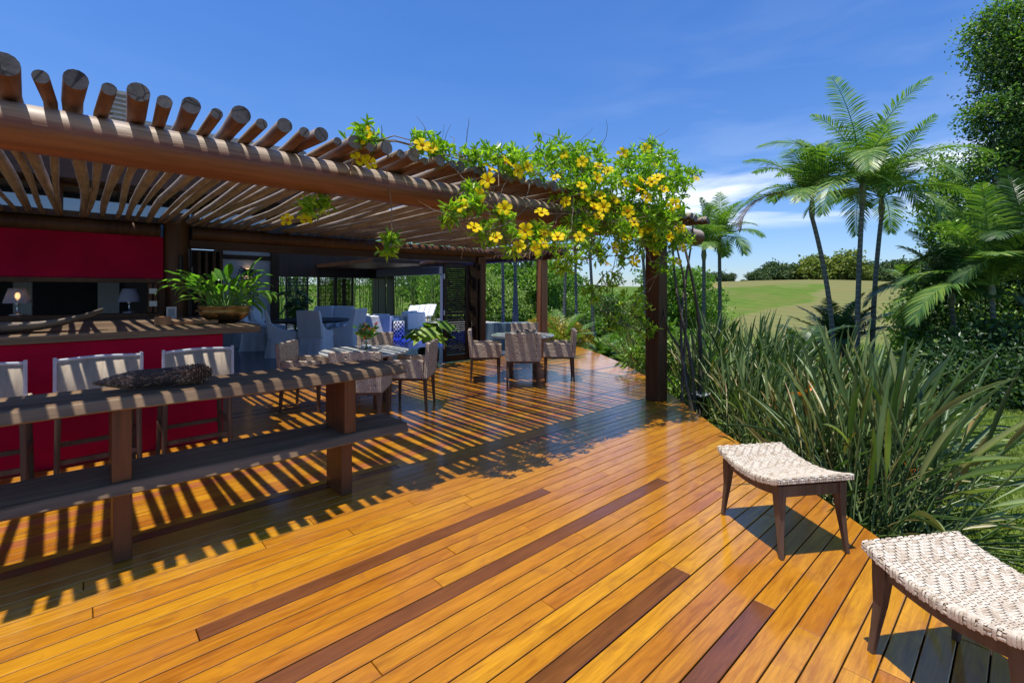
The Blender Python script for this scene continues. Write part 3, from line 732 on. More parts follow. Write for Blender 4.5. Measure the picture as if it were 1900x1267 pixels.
def table_lamp(x,y,z,label,lit):
    t=thing('table_lamp',label,'lamp',(x,y,z),0,'small glass table lamps in the serving window')
    mb=MB(); mb.lathe([(0,0),(.075,0),(.078,.012),(.03,.024),(.012,.035),(.011,.12),(.022,.14),(.012,.16),(.010,.20),(0,.20)],n=20); mb.build('lamp_base',STEEL,t)
    mb=MB(); mb.lathe([(.13,.15),(.082,.33),(.079,.33),(.127,.15),(.13,.15)],n=28); mb.build('lamp_shade',SMOKE,t)
    mb=MB(); mb.lathe([(0,.20),(.018,.205),(.026,.235),(.016,.262),(0,.27)],n=12); mb.build('bulb',BULB if lit else GLASS,t)
p=dp(236,6.75); table_lamp(p.x,8.28,1.203,'smoked glass table lamp, unlit, in the serving window beside the shutter',False)
p=dp(10,5.6); table_lamp(-.56,8.30,1.203,'glass table lamp glowing warm behind the boat-shaped dish',True)
# card and block
mb=MB(); p=gp(331,594,CT); mb.box((p.x,p.y+.6,CT+.075),(.11,.012,.15)); o=mb.build('card_frame',plain('white_card_frame',(.6,.58,.55),.5)); 
tag(o,'small white framed card standing on the counter beside the round post','card')
mb=MB(); mb.box((p.x,p.y+.592,CT+.075),(.07,.004,.10)); o2=mb.build('card',plain('grey_card',(.3,.33,.36),.6,0,.3,120),o)
mb=MB(); p=gp(302,604,CT); mb.box((p.x,p.y,CT+.05),(.14,.05,.09)); mb.box((p.x+.25,p.y+.03,CT+.02),(.5,.05,.035)); tag(mb.build('wooden_stand',W_BLOCK,None,.004),'small brown wooden stand lying on the counter left of the brass bowl','wooden stand')
def lily_bowl():
    p=gp(418,597,CT); t=thing('potted_plant','leafy green lily in a wide aged brass bowl on the counter end','potted plant',(p.x,p.y,CT+.002))
    mb=MB(); mb.lathe([(0,0),(.13,.004),(.19,.03),(.25,.085),(.262,.125),(.255,.15),(.27,.175),(.272,.19),(.262,.192),(.25,.165),(.245,.13),(.23,.09),(.0,.09)],n=40); b=mb.build('bowl',BRASS,t)
    mb=MB(); 
    for s in (-1,1):
        mb.tube([(s*(.262+.03*math.sin(a)),0.045*math.cos(a),.135) for a in np.linspace(0,math.pi,9)],.008,6)
    mb.build('handle',BRASS,b)
    mb=MB(); mb.lathe([(0,.155),(.15,.152),(.248,.145)],n=24); mb.build('soil',SOIL,t)
    rng=random.Random(4)
    for q in ((-.02,-.17),(.15,-.15),(.2,-.08)):
        mb=MB(); mb.lathe([(0,-.02),(.03,-.012),(.04,.004),(.028,.02),(0,.026)],(q[0],q[1],.168),10,0,1.1,.8); mb.build('pebble',STONE,t)
    V=[];mb=MB(); stems=MB()
    def lf(base,az,el,ln,L,Wd,bend):
        pts=[];p=Vector(base);e=el
        for i in range(7): pts.append(p.copy()); p=p+Vector((math.cos(az)*math.cos(e),math.sin(az)*math.cos(e),math.sin(e)))*ln/6; e-=bend*.4/6
        stems.tube(pts,[.006,.006,.005,.005,.004,.004,.004],5,0,False)
        side=Vector((-math.sin(az),math.cos(az),0)); n=8; vs=[];q=pts[-1]
        for i in range(n+1):
            s=i/n; wv=Wd*.5*(math.sin(math.pi*min(1,s**.75))**.8 if 0<s<1 else .03)
            up=Vector((-math.cos(az)*math.sin(e),-math.sin(az)*math.sin(e),math.cos(e)))
            wav=.004*math.sin(s*14)
            vs+= [q-side*wv+up*(wv*.35+wav),q,q+side*wv+up*(wv*.35-wav)]
            q=q+Vector((math.cos(az)*math.cos(e),math.sin(az)*math.cos(e),math.sin(e)))*L/n; e-=bend/n
        fs=[]
        for i in range(n):
            fs+=[(i*3,i*3+1,i*3+4,i*3+3),(i*3+1,i*3+2,i*3+5,i*3+4)]
        mb.add(vs,fs,0,True)
    for i in range(74):
        az=rng.uniform(0,2*math.pi); rr=rng.uniform(.02,.18); el=R_(rng.uniform(52,86)); out=rng.random()
        if out>.72: el=R_(rng.uniform(30,55))
        lf((rr*math.cos(az),rr*math.sin(az),.15),az+rng.uniform(-.5,.5),el,rng.uniform(.16,.42),rng.uniform(.18,.28),rng.uniform(.065,.105),rng.uniform(.5,1.7))
    for az,ln,L in ((2.45,.36,.34),(2.6,.30,.30),(2.8,.26,.27),(2.1,.42,.3)):
        lf((.1*math.cos(az),.1*math.sin(az),.15),az+.05,R_(62),ln,L,.085,1.1)
    stems.build('stem',plain('lily_stem',(.10,.22,.03),.5),t); mb.build('leaf',LF_POT,t)
lily_bowl()

# ================================================================== BENCH TABLE
def make_bench():
    t=thing('console_table','long rustic dark slab console table with a low shelf, striped by rafter shadows','console table')
    def slab(x0,x1,y0,y1,z0,z1,seed,mb):
        xs=np.linspace(x0,x1,60); vs=[];fs=[]
        for x in xs:
            w=.010*math.sin(x*2.7+seed)+.006*math.sin(x*6.1+seed*2)+.003*math.sin(x*17); h=.004*math.sin(x*4+seed)
            ch=.008
            vs+=[(x,y0+w+ch*.6-.012,z0+h),(x,y0+w-.014,z0+ch+h),(x,y0+w+.012,z1-ch),(x,y0+w+.012+ch,z1),(x,y1-w-ch,z1),(x,y1-w,z1-ch),(x,y1-w,z0)]  # front face tilted upward, shaped so the sun patches show on it
        n=len(xs);k=7
        for i in range(n-1):
            for j in range(k): fs.append((i*k+j,i*k+(j+1)%k,(i+1)*k+(j+1)%k,(i+1)*k+j)[::-1])
        fs+=[tuple(range(k)),tuple(range((n-1)*k,n*k))[::-1]]
        mb.add(vs,fs)
    mb=MB(); slab(-2.6,1.86,3.25,3.74,.862,.925,1,mb); mb.build('tabletop',W_DARK,t)
    mb=MB(); slab(-2.6,1.89,3.26,3.71,.41,.469,2.3,mb); mb.build('shelf',W_DARK,t)
    for x in (-1.9,.135,1.41):
        mb=MB(); mb.bx(x-.01,x+.075,3.305,3.66,.469,.862); mb.build('leg',W_BENCHLEG,t,.004)
        mb=MB(); mb.bx(x,x+.082,3.385,3.67,.002,.41); mb.build('leg',W_BENCHLEG,t,.004)
make_bench()
# dried seed spike on the table
def seed_spike():
    a=Vector((.065,3.49,.925)); b=Vector((.62,3.47,.925)); t=thing('seed_spike','large dried brown cone with layered scales lying on the console table','dried cone',tuple(a))
    ax=(b-a); Ln=ax.length; ax.normalize(); side=Vector((0,0,1)).cross(ax).normalized(); up=ax.cross(side)
    prof=lambda s:.062*min(1,(s/.30+.03))**.75*min(1,max(0,(1.0-s)/.10))**.5*(1-.12*max(0,s-.5)) 
    core=MB(); core.tube([ax*(Ln*s)+Vector((0,0,.064)) for s in np.linspace(.01,.99,16)],[max(.004,prof(s)*.86) for s in np.linspace(.01,.99,16)],14)
    core.build('cone_core',plain('cone_core_brown',(.05,.03,.02),.9),t)
    rng=random.Random(8); P=[];D=[];Nn=[]
    rows=46
    for i in range(rows):
        s=(i+.5)/rows; r=prof(s); k=max(5,int(2*math.pi*r/.0155))
        for j in range(k):
            an=2*math.pi*(j+.5*(i%2))/k+rng.uniform(-.05,.05); nrm=side*math.cos(an)+up*math.sin(an)
            P.append(ax*(Ln*s)+nrm*r*.83+Vector((0,0,.064))); D.append(-ax*(.8-.6*max(0,(s-.6)/.4))+nrm*(.10+.75*max(0,(s-.62)/.38))+side*rng.uniform(-.2,.2)); Nn.append(nrm)
    P=np.array([tuple(v) for v in P]);D=np.array([tuple(v) for v in D]);Nn=np.array([tuple(v) for v in Nn])
    n=len(P); V,Fq=leaves_np(P,D,Nn,np.full(n,.0225)*np.random.RandomState(1).uniform(.8,1.2,n),np.full(n,.0205),-.30,.1)
    k=NT('cone_scale'); r=island(k); k.col(k.ramp(r,[(0,(.10,.045,.022)),(.6,(.25,.12,.06)),(1,(.46,.25,.14))])); k.set(Roughness=.5)
    mesh_np('scale',V,Fq,k.m,t)
seed_spike()

# ================================================================== BAR STOOLS
def make_barstool():
    t=thing('bar_stool','','bar stool',(0,0,0),0,'bar stools in a row at the crimson counter')
    lw=.034
    for sx in (-1,1):
        mb=MB(); mb.tube([(sx*.245,-.21,0),(sx*.235,-.20,.66)],[.024,.026],4); mb.build('leg',W_CHAIR,t)
        mb=MB(); mb.tube([(sx*.245,.21,0),(sx*.225,.19,.64)],[.022,.026],4); mb.build('leg',W_CHAIR,t)
        mb=MB(); mb.bx(sx*.243-.014,sx*.243+.014,-.19,.19,.30,.335); mb.build('footrest',W_CHAIR,t)
    mb=MB(); mb.bx(-.235,.235,-.22,-.19,.20,.235); mb.build('footrest',W_CHAIR,t)
    mb=MB(); mb.bx(-.235,.235,.19,.22,.24,.275); mb.build('footrest',W_CHAIR,t)
    mb=MB(); mb.bx(-.25,.25,-.23,.22,.655,.70); mb.build('seat',SLING,t,.01)
    for sx in (-1,1):
        mb=MB(); mb.box((sx*.252,-.245,.84),(.022,.03,.34)); mb.build('back_frame',ACRYL,t,.004)
    mb=MB()
    for i in range(12):
        u0=-.24+.48*i/12;u1=-.24+.48*(i+1)/12; f=lambda u:-.252-.012*math.cos(u/.24*math.pi/2)
        mb.add([(u0,f(u0),.675),(u1,f(u1),.675),(u1,f(u1),.985+.008*math.cos(u1*9)),(u0,f(u0),.985+.008*math.cos(u0*9)),
                (u0,f(u0)+.012,.675),(u1,f(u1)+.012,.675),(u1,f(u1)+.012,.985),(u0,f(u0)+.012,.985)],[(0,1,2,3),(7,6,5,4),(3,2,6,7)],0,True)
    mb.build('backrest',SLING,t)
    mb=MB(); mb.tube([(u,-.252-.012*math.cos(u/.24*math.pi/2)+.006,.990+.008*math.cos(u*9)) for u in np.linspace(-.25,.25,11)],.0125,8); mb.build('back_rail',ACRYL,t)
    return t
bs=make_barstool(); bs.location=(.765,5.10,0); bs['label']='pale fabric bar stool at the right end of the crimson counter'
dup(bs,(.11,5.08,0),R_(1.5),'pale fabric bar stool directly behind the dried cone, middle of the row')
dup(bs,(-.53,5.08,0),R_(-2),'pale fabric bar stool at the left edge, cut off by the photo frame')

# ================================================================== RATTAN ARMCHAIRS AND ROUND TABLES
def leg_(mb,x,y,h,w0,w1,dx=0,dy=0):
    mb.add([(x+dx-w0/2,y+dy-w0/2,0),(x+dx+w0/2,y+dy-w0/2,0),(x+dx+w0/2,y+dy+w0/2,0),(x+dx-w0/2,y+dy+w0/2,0),
            (x-w1/2,y-w1/2,h),(x+w1/2,y-w1/2,h),(x+w1/2,y+w1/2,h),(x-w1/2,y+w1/2,h)],[(3,2,1,0),(4,5,6,7),(0,1,5,4),(1,2,6,5),(2,3,7,6),(3,0,4,7)])
def make_armchair():
    t=thing('rattan_armchair','','armchair',(0,0,0),0,'rattan armchairs round the two stone tables')
    for sx in (-1,1):
        mb=MB(); leg_(mb,sx*.235,-.225,.39,.028,.046,sx*.012,-.02); mb.build('leg',W_CHAIR,t,.003)
        mb=MB(); leg_(mb,sx*.235,.215,.39,.028,.046,sx*.008,.008); mb.build('leg',W_CHAIR,t,.003)
    mb=MB(); mb.bx(-.26,.26,-.245,.24,.385,.415); mb.build('seat_frame',W_CHAIR,t,.003)
    mb=MB(); woven_box(mb,-.225,.225,-.20,.25,.417,.475,.022,'YZ'); mb.build('seat',[WICK_L,WICK_B],t)
    mb=MB(); woven_box(mb,-.275,.275,-.262,-.215,.417,.85,.0215,'yYXxZ',.0035,1,.07); mb.build('backrest',[WICK_D,WICK_B],t)
    for sx in (-1,1):
        mb=MB(); a,b=sorted((sx*.228,sx*.275)); woven_box(mb,a,b,-.213,.255,.417,.635,.0215,('X' if sx>0 else 'x')+('x' if sx>0 else 'X')+'YZ'); mb.build('armrest',[WICK_L if False else WICK_D,WICK_B],t)
    return t
AC=make_armchair()
HD=HEAD-math.pi/2      # rz that makes local +y point along the camera forward direction
def chair_at(px,d,turn,label,first=False):
    p=dp(px,d)
    if first: AC.location=(p.x,p.y,0); AC.rotation_euler=(0,0,HD+turn); AC['label']=label
    else: dup(AC,(p.x,p.y,0),HD+turn,label)
chair_at(672,5.28,R_(3),'rattan armchair with its back to the camera, right behind the console table',True)
chair_at(764,6.12,R_(88),'woven rattan armchair on the right side of the nearer round table, seen from its side')
chair_at(572,6.05,R_(-88),'rattan armchair on the left side of the nearer round table, before white slipcovered chairs')
chair_at(688,7.15,R_(182),'woven rattan armchair on the far side of the nearer round table, behind the vase')
chair_at(970,7.52,R_(0),'woven rattan armchair with its back to the camera at the far round table')
chair_at(901,7.95,R_(-86),'rattan armchair on the left of the far round table, next to folded louvred doors')
chair_at(1036,8.02,R_(87),'woven rattan armchair on the right of the far round table, nearest the garden')
chair_at(974,9.35,R_(180),'woven rattan armchair on the far side of the far round table, behind the dark bowl')
def make_table():
    t=thing('round_table','','table',(0,0,0),0,'round stone-topped tables on the deck')
    mb=MB(); r=.565; mb.lathe([(0,.690),(r-.012,.690),(r,.698),(r,.716),(r-.006,.722),(0,.722)],n=64,sm=False); mb.build('tabletop',MARBLE,t)
    for a in (0,1,2,3):
        mb=MB(); x=.30*math.cos(a*math.pi/2+math.pi/4); y=.30*math.sin(a*math.pi/2+math.pi/4); leg_(mb,x,y,.66,.06,.075); mb.build('leg',W_BENCHLEG,t,.003)
    mb=MB(); mb.bx(-.27,.27,-.27,.27,.62,.688); mb.build('table_frame',W_BENCHLEG,t,.004)
    return t
rt=make_table(); p=dp(677,6.22); rt.location=(p.x,p.y,0); rt.rotation_euler=(0,0,HD); rt['label']='pale stone-topped round table with a vase of red flowers, nearer to the counter'
q=dp(970,8.45); dup(rt,(q.x,q.y,0),HD,'pale stone-topped round table with a dark wooden bowl, farther along the deck')
# vase with flowers
def vase():
    t=thing('vase','round glass vase with red and green flowers on the nearer round table','vase',(p.x+.02,p.y,.724))
    mb=MB(); mb.lathe([(0,.003),(.045,.003),(.068,.03),(.075,.065),(.06,.10),(.045,.125),(.052,.145),(.049,.145),(.042,.125),(.057,.10),(.071,.065),(.064,.032),(0,.01)],n=24); mb.build('glass_body',GLASS,t)
    rng=random.Random(6); st=MB();P=[];D=[];P2=[];D2=[]
    for i in range(26):
        az=rng.uniform(0,6.28); sp=rng.uniform(.03,.17); h=rng.uniform(.17,.34)
        tip=Vector((sp*math.cos(az),sp*math.sin(az),h)); st.tube([(-.02*math.cos(az),-.02*math.sin(az),.02),(.01*math.cos(az),.01*math.sin(az),.13),tip],.0028,4)
        for j in range(7):
            s=rng.uniform(.45,1); b=Vector((.01*math.cos(az),.01*math.sin(az),.13)).lerp(tip,s); P.append(tuple(b)); D.append((math.cos(az)+rng.uniform(-1,1),math.sin(az)+rng.uniform(-1,1),rng.uniform(.1,1.2)))
        if i%2==0:
            for j in range(9): P2.append(tuple(tip+Vector((rng.uniform(-.015,.015),)*3))); D2.append((rng.uniform(-1,1),rng.uniform(-1,1),rng.uniform(-.2,1)))
    st.build('stem',plain('flower_stem',(.08,.18,.03),.5),t); rs=np.random.RandomState(2)
    for nm,PP,DD,m,l,w in (('leaf',P,D,LF_POT,.075,.022),('flower',P2,D2,FL_RED,.035,.014)):
        PP=np.array(PP);DD=np.array(DD); V,Fq=leaves_np(PP,DD,norm(rs.normal(size=PP.shape)+[0,0,.6]),rs.uniform(.7,1.2,len(PP))*l,np.full(len(PP),w)); mesh_np(nm,V,Fq,m,t)
vase()
mb=MB(); mb.lathe([(0,.004),(.09,.004),(.15,.03),(.185,.075),(.178,.08),(.14,.042),(.08,.02),(0,.018)],(0,0,0),28,0,1.25,.85)
o=mb.build('wooden_bowl',W_BOAT); o.location=(q.x-.02,q.y-.1,.724); tag(o,'dark carved wooden bowl on the far round table','bowl')

# ================================================================== FOREGROUND STOOLS
def make_stool():
    t=thing('woven_stool','','stool',(0,0,0),0,'low stools with curved woven seats on the sunny deck')
    Ls,Ws,h=.57,.475,.034       # local x: curved long axis, local y: width
    def S(u,v):
        a=(u*(Ls+2*h)-h); b=(v*(Ws+2*h)-h); n=Vector((0,0,1)); dz=0
        x=a-Ls/2;y=b-Ws/2
        xc=min(max(x,-Ls/2),Ls/2); yc=min(max(y,-Ws/2),Ws/2); q=2*xc/Ls
        z=.402+.055*q*q
        tx=.055*8*xc/(Ls*Ls); n=Vector((-tx,0,1)).normalized()
        ox,oy=x-xc,y-yc
        if abs(ox)>0 and abs(ox)>=abs(oy): z-=abs(ox); n=Vector((math.copysign(1,ox),0,.12)).normalized()
        elif abs(oy)>0: z-=abs(oy); n=Vector((0,math.copysign(1,oy),.12)).normalized()
        return Vector((xc,yc,z)),n
    mb=MB(); weave(mb,S,46,38,.0045,0,6,.12,.43)
    # core
    n=16; vs=[];fs=[]
    for i in range(n+1):
        xc=-Ls/2+Ls*i/n; q=2*xc/Ls; z=.402+.055*q*q
        vs+=[(xc,-Ws/2,z-.001),(xc,Ws/2,z-.001),(xc,Ws/2,z-h),(xc,-Ws/2,z-h)]
    for i in range(n):
        for j in range(4): fs.append((i*4+j,(i+1)*4+j,(i+1)*4+(j+1)%4,i*4+(j+1)%4))
    fs+=[(3,2,1,0),(n*4,n*4+1,n*4+2,n*4+3)]; fs=[f[::-1] for f in fs]; mb.add(vs,fs,1)
    # wrapped edge strips: bands that fold over the long edges
    rng=random.Random(3)
    for sy in (-1,1):
        for i in range(46):
            if rng.random()<.45: continue
            xc=-Ls/2+Ls*(i+.5)/46; q=2*xc/Ls; z=.402+.055*q*q; w=Ls/46*.42*rng.uniform(.8,1.15)
            y=sy*Ws/2; o=sy*.005
            mb.add([(xc-w,y-sy*.03,z+.006),(xc+w,y-sy*.03,z+.006),(xc+w,y+o*.9,z+.004),(xc-w,y+o*.9,z+.004),(xc+w,y+o*1.5,z-.010),(xc-w,y+o*1.5,z-.010),(xc+w,y+o,z-h-.002),(xc-w,y+o,z-h-.002)],
                   [(0,1,2,3),(3,2,4,5),(5,4,6,7)] if sy<0 else [(3,2,1,0),(5,4,2,3),(7,6,4,5)],0,True)
    mb.build('seat',[WICK_L,WICK_BL],t)
    # frame: curved long rails, straight end rails, splayed tapering legs
    ix,iy=.235,.195
    for sy in (-1,1):
        mb=MB(); m=12; vs=[];fs=[]
        for i in range(m+1):
            x=-ix+2*ix*i/m; q=2*x/Ls; zt=.402+.055*q*q-h-.003; zb=zt-.05-.014*abs(q)**3
            vs+=[(x,sy*iy-.014,zt),(x,sy*iy+.014,zt),(x,sy*iy+.014,zb),(x,sy*iy-.014,zb)]
        for i in range(m):
            for j in range(4): fs.append((i*4+j,i*4+(j+1)%4,(i+1)*4+(j+1)%4,(i+1)*4+j))
        mb.add(vs,fs); mb.build('rail',W_STOOL,t,.002)
    for sx in (-1,1):
        mb=MB(); mb.bx(sx*ix-.014,sx*ix+.014,-iy+.014,iy-.014,.335,.398); mb.build('rail',W_STOOL,t,.002)
        for sy in (-1,1):
            mb=MB(); xs=[(0,.035,.02),(.10,.022,.024),(.22,.006,.033),(.33,0,.045),(.405,0,.045)]
            vs=[];fs=[]
            for z,o,w in xs:
                cx=sx*(ix+o); cyy=sy*(iy+o*.45); wx=w*1.25 
                vs+=[(cx-wx/2,cyy-w/2,z),(cx+wx/2,cyy-w/2,z),(cx+wx/2,cyy+w/2,z),(cx-wx/2,cyy+w/2,z)]
            for i in range(len(xs)-1):
                for j in range(4): fs.append((i*4+j,i*4+(j+1)%4,(i+1)*4+(j+1)%4,(i+1)*4+j))
            fs+=[(3,2,1,0),(16,17,18,19)]; mb.add(vs,fs); mb.build('leg',W_STOOL,t,.003)
    return t
st=make_stool(); st.location=(3.214,1.037,0); st.rotation_euler=(0,0,R_(56.8)); st['label']='low curved woven stool standing alone by the strelitzia leaves'
dup(st,(2.455,.095,0),R_(56.8),'low curved woven stool nearest the camera, worn frame, cut off by the photo edge')

# ================================================================== INTERIOR FURNITURE
def make_slipchair():
    t=thing('slipcovered_chair','','dining chair',(0,0,0),0,'white slipcovered chairs round the dark dining table')
    rng=random.Random(5); n=44
    # skirted body: stacked rings with pleats
    def ring(z,hw,f,b,amp,k=n):
        out=[]
        for i in range(k):
            a=2*math.pi*i/k; c,s=math.cos(a),math.sin(a); m=max(abs(c),abs(s)); x=hw*c/m; y=(f if s>0 else b)*s/m
            w=1+amp*math.sin(a*11+1); out.append((x*w,y*w,z))
        return out
    prof=[(.005,.31,.33,.36,.045),(.12,.30,.315,.335,.03),(.28,.292,.30,.31,.015),(.46,.285,.285,.285,.0),(.50,.27,.27,.27,0)]
    vs=[];fs=[]
    for p_ in prof: vs+=ring(*p_)
    for i in range(len(prof)-1):
        for j in range(n): fs.append((i*n+j,i*n+(j+1)%n,(i+1)*n+(j+1)%n,(i+1)*n+j))
    fs.append(tuple(range((len(prof)-1)*n,len(prof)*n)))
    mb=MB(); mb.add(vs,fs,0,True); mb.build('skirt',CLOTH,t)
    mb=MB(); m=10
    for i in range(m):
        pass
    vs=[]
    for z,hw,y0,y1 in ((.44,.283,-.30,-.16),(.62,.280,-.315,-.19),(.85,.277,-.35,-.25),(1.03,.270,-.385,-.31),(1.065,.262,-.385,-.325)):
        vs+=[(-hw,y0,z),(hw,y0,z),(hw,y1,z),(-hw,y1,z)]
    fs=[(i*4+j,i*4+(j+1)%4,(i+1)*4+(j+1)%4,(i+1)*4+j) for i in range(4) for j in range(4)]+[(16,17,18,19),(3,2,1,0)]
    mb=MB(); mb.add(vs,fs); mb.build('backrest',CLOTH,t,.014)
    for s in (-1,1):
        mb=MB(); x0,x1=sorted((s*.225,s*.284)); pr=[(-.27,.80),(-.16,.70),(-.06,.63),(.10,.59),(.285,.575)]
        vs=[];fs=[]
        for y,z in pr: vs+=[(x0,y,.44),(x1,y,.44),(x1,y,z),(x0,y,z)]
        for i in range(4):
            for j in range(4): fs.append((i*4+j,(i+1)*4+j,(i+1)*4+(j+1)%4,i*4+(j+1)%4))
        fs+=[(3,2,1,0),(16,17,18,19)]; mb.add(vs,[f[::-1] for f in fs]); mb.build('armrest',CLOTH,t,.012)
    return t
sc=make_slipchair(); p=dp(586,10.95); tc=dp(572,12.1); 
def face(p,t): return math.atan2(t.y-p.y,t.x-p.x)-math.pi/2
sc.location=(p.x,p.y,0); sc.rotation_euler=(0,0,HD-R_(4)); sc['label']='white slipcovered dining chair with its whole back to the camera'
for px,d,a,lb in [(524,10.85,R_(-62),'white slipcovered dining chair seen side-on beside the dark table'),
                (646,11.9,R_(75),'white slipcovered dining chair at the right end of the dark table'),
                (592,13.3,R_(180),'white slipcovered dining chair on the far side of the dark table, leftmost back showing'),
                (612,13.5,R_(178),'white slipcovered dining chair on the far side of the dark table, middle back showing'),
                (629,13.3,R_(170),'white slipcovered dining chair on the far side of the dark table, rightmost back showing'),
                (500,12.6,R_(-95),'white slipcovered dining chair mostly hidden behind the side-view chair'),
                (476,12.0,R_(-70),'white slipcovered dining chair below the leaf mural, nearest the brass bowl'),
                (458,12.9,R_(-70),'white slipcovered dining chair farthest left, against the white wall')]:
    q_=dp(px,d); dup(sc,(q_.x,q_.y,0),HD+a,lb)
t=thing('dining_table','large dark dining table among white slipcovered chairs','dining table',(tc.x,tc.y,0))
mb=MB(); mb.lathe([(0,.72),(.98,.72),(1.0,.735),(1.0,.755),(.985,.77),(0,.77)],n=48,sm=False); mb.build('tabletop',W_DARKV,t)
mb=MB(); mb.lathe([(.36,0),(.36,.05),(.16,.12),(.14,.5),(.22,.719)],n=20); mb.build('pedestal',W_DARKV,t)
# sofas, pouf, cushions
def sofa(px,d,w,rz,lb,hh=.68):
    p_=dp(px,d); t=thing('sofa',lb,'sofa',(p_.x,p_.y,0.0),rz,'white sofas by the pool')
    mb=MB(); mb.bx(-w/2,w/2,-.42,.42,.04,.40); mb.build('seat',CLOTH,t,.03)
    mb=MB(); mb.bx(-w/2,w/2,-.46,-.22,.06,hh); mb.build('backrest',CLOTH,t,.03)
    for s in (-1,1):
        mb=MB(); a,b=sorted((s*(w/2-.16),s*w/2)); mb.bx(a,b,-.455,.43,.05,.57); mb.build('armrest',CLOTH,t,.03)
    for i in range(2):
        mb=MB(); mb.box(((i-.5)*w*.42,-.10,.56),(w*.36,.16,.34),0,Matrix.Rotation(R_(-14),3,'X')); mb.build('cushion',CLOTH,t,.04)
sofa(690,16.0,1.62,HD+R_(-3),'white sofa with its back to the dining room, beside the patterned drum stool')
sofa(757,18.2,1.0,HD+R_(60),'small white sofa right of the patterned drum stool, nearer the pool')
def drum():
    p_=dp(740,15.7); k=NT('pouf_pattern'); w=k.n('ShaderNodeTexChecker'); w.inputs['Scale'].default_value=14; k.l(k.n('ShaderNodeTexCoord').outputs['Object'],w.inputs[0])
    w.inputs['Color1'].default_value=(.02,.03,.08,1); w.inputs['Color2'].default_value=(.75,.76,.8,1); k.col(w.outputs[0]); k.set(Roughness=.7)
    mb=MB(); mb.lathe([(0,0),(.17,0),(.19,.02),(.19,.48),(.17,.5),(0,.5)],n=24); o=mb.build('drum_stool',k.m); o.location=p_; tag(o,'drum stool with black and white pattern beside the white sofa','drum stool')
drum()
# loungers on the terrace beyond
def lounger():
    t=thing('sun_lounger','white sun lounger with raised back on the terrace beyond the pool','sun lounger',(0,0,0),0,'white sun loungers beyond the pool')
    mb=MB(); mb.bx(-.3,.3,-.3,1.2,.28,.36); mb.build('seat',CLOTH,t,.02)
    mb=MB(); mb.box((0,-.5,.58),(.6,.06,.62),0,Matrix.Rotation(R_(30),3,'X')); mb.build('backrest',CLOTH,t,.02)
    for sx in (-1,1):
        for y in (-.2,1.1):
            mb=MB(); mb.bx(sx*.26-.02,sx*.26+.02,y-.02,y+.02,0,.28); mb.build('leg',WHITEWALL,t)
    return t
lg=lounger(); lp=dp(752,20.5); lg.location=(lp.x,lp.y,0); lg.rotation_euler=(0,0,HD+R_(150))
for i,px in enumerate((763,774,785)):
    q_=dp(px,21+i*.8); dup(lg,(q_.x,q_.y,0),HD+R_(150),'white sun lounger with raised back on the terrace beyond the pool')
# far small stone wall of the plunge pool behind the far table
k=NT('stained_pool_wall'); n_=k.noise(1,5,.7,sc=(8,8,1.2)); k.col(k.ramp(n_,[(.3,(.06,.10,.13)),(.55,(.17,.26,.32)),(.75,(.35,.42,.44))])); k.set(Roughness=.5)
a=dp(893,12.2); b=dp(985,12.6)
mb=MB(); dv=(b-a); L0=dv.length; mb.bx(0,L0,0,.25,-.3,.66); o=mb.build('pool_wall',k.m,None,.01); o.location=(a.x,a.y,0); o.rotation_euler=(0,0,math.atan2(dv.y,dv.x)); tag(o,'low water-stained blue grey wall behind the far round table','wall')

# ================================================================== VEGETATION
def rnd(seed): return np.random.RandomState(seed)
def crown_mesh(name, blobs, ncl, per, csz, L, W, mat, parent, seed, droop=.15, inner=.25, up=.5):
    rs=rnd(seed); B=np.array([b[:3] for b in blobs],float); Rd=np.array([b[3:6] if len(b)>4 else (b[3],)*3 for b in blobs],float)
    pr=(Rd.prod(1))**(2/3); pr/=pr.sum(); idx=rs.choice(len(blobs),ncl,p=pr)
    d=norm(rs.normal(size=(ncl,3))); rad=np.where(rs.rand(ncl)<inner,rs.uniform(.2,.8,ncl),rs.uniform(.82,1.06,ncl))
    C=B[idx]+d*Rd[idx]*rad[:,None]; keep=rs.rand(ncl)<np.where(d[:,2]<-.5,.5,1); C=C[keep]; d=d[keep]; ncl=len(C)
    cs=csz*rs.uniform(.6,1.4,ncl)
    P=np.repeat(C,per,0)+rs.normal(size=(ncl*per,3))*np.repeat(cs,per)[:,None]*[1,1,.7]
    O=np.repeat(d,per,0); D=norm(O*.7+rs.normal(size=P.shape)*.9+[0,0,-.25]); Nn=norm(rs.normal(size=P.shape)*.7+O*.4+[0,0,up])
    n=len(P); V,Fq=leaves_np(P,D,Nn,L*rs.uniform(.6,1.3,n),W*rs.uniform(.6,1.3,n),.2,droop)
    return mesh_np(name,V,Fq,mat,parent)
def trunk_mesh(name,blobs,r,h0,parent,seed,mat=None,limbs=6,lean=(0,0)):
    rng=random.Random(seed); mb=MB(); top=Vector((lean[0],lean[1],h0))
    mb.tube([(0,0,-.4),(rng.uniform(-.03,.03),rng.uniform(-.03,.03),h0*.4),(lean[0]*.6,lean[1]*.6,h0*.75),top],[r*1.3,r,r*.85,r*.7],9)
    for b in rng.sample(list(blobs),min(limbs,len(blobs))):
        e=Vector(b[:3]); s=Vector((lean[0]*.5,lean[1]*.5,h0*.6)); m=s.lerp(e,.5)+Vector((rng.uniform(-.2,.2),rng.uniform(-.2,.2),.15*h0*.3)); mb.tube([s,m,e],[r*.55,r*.32,r*.12],6)
    return mb.build(name,mat or BARK,parent)
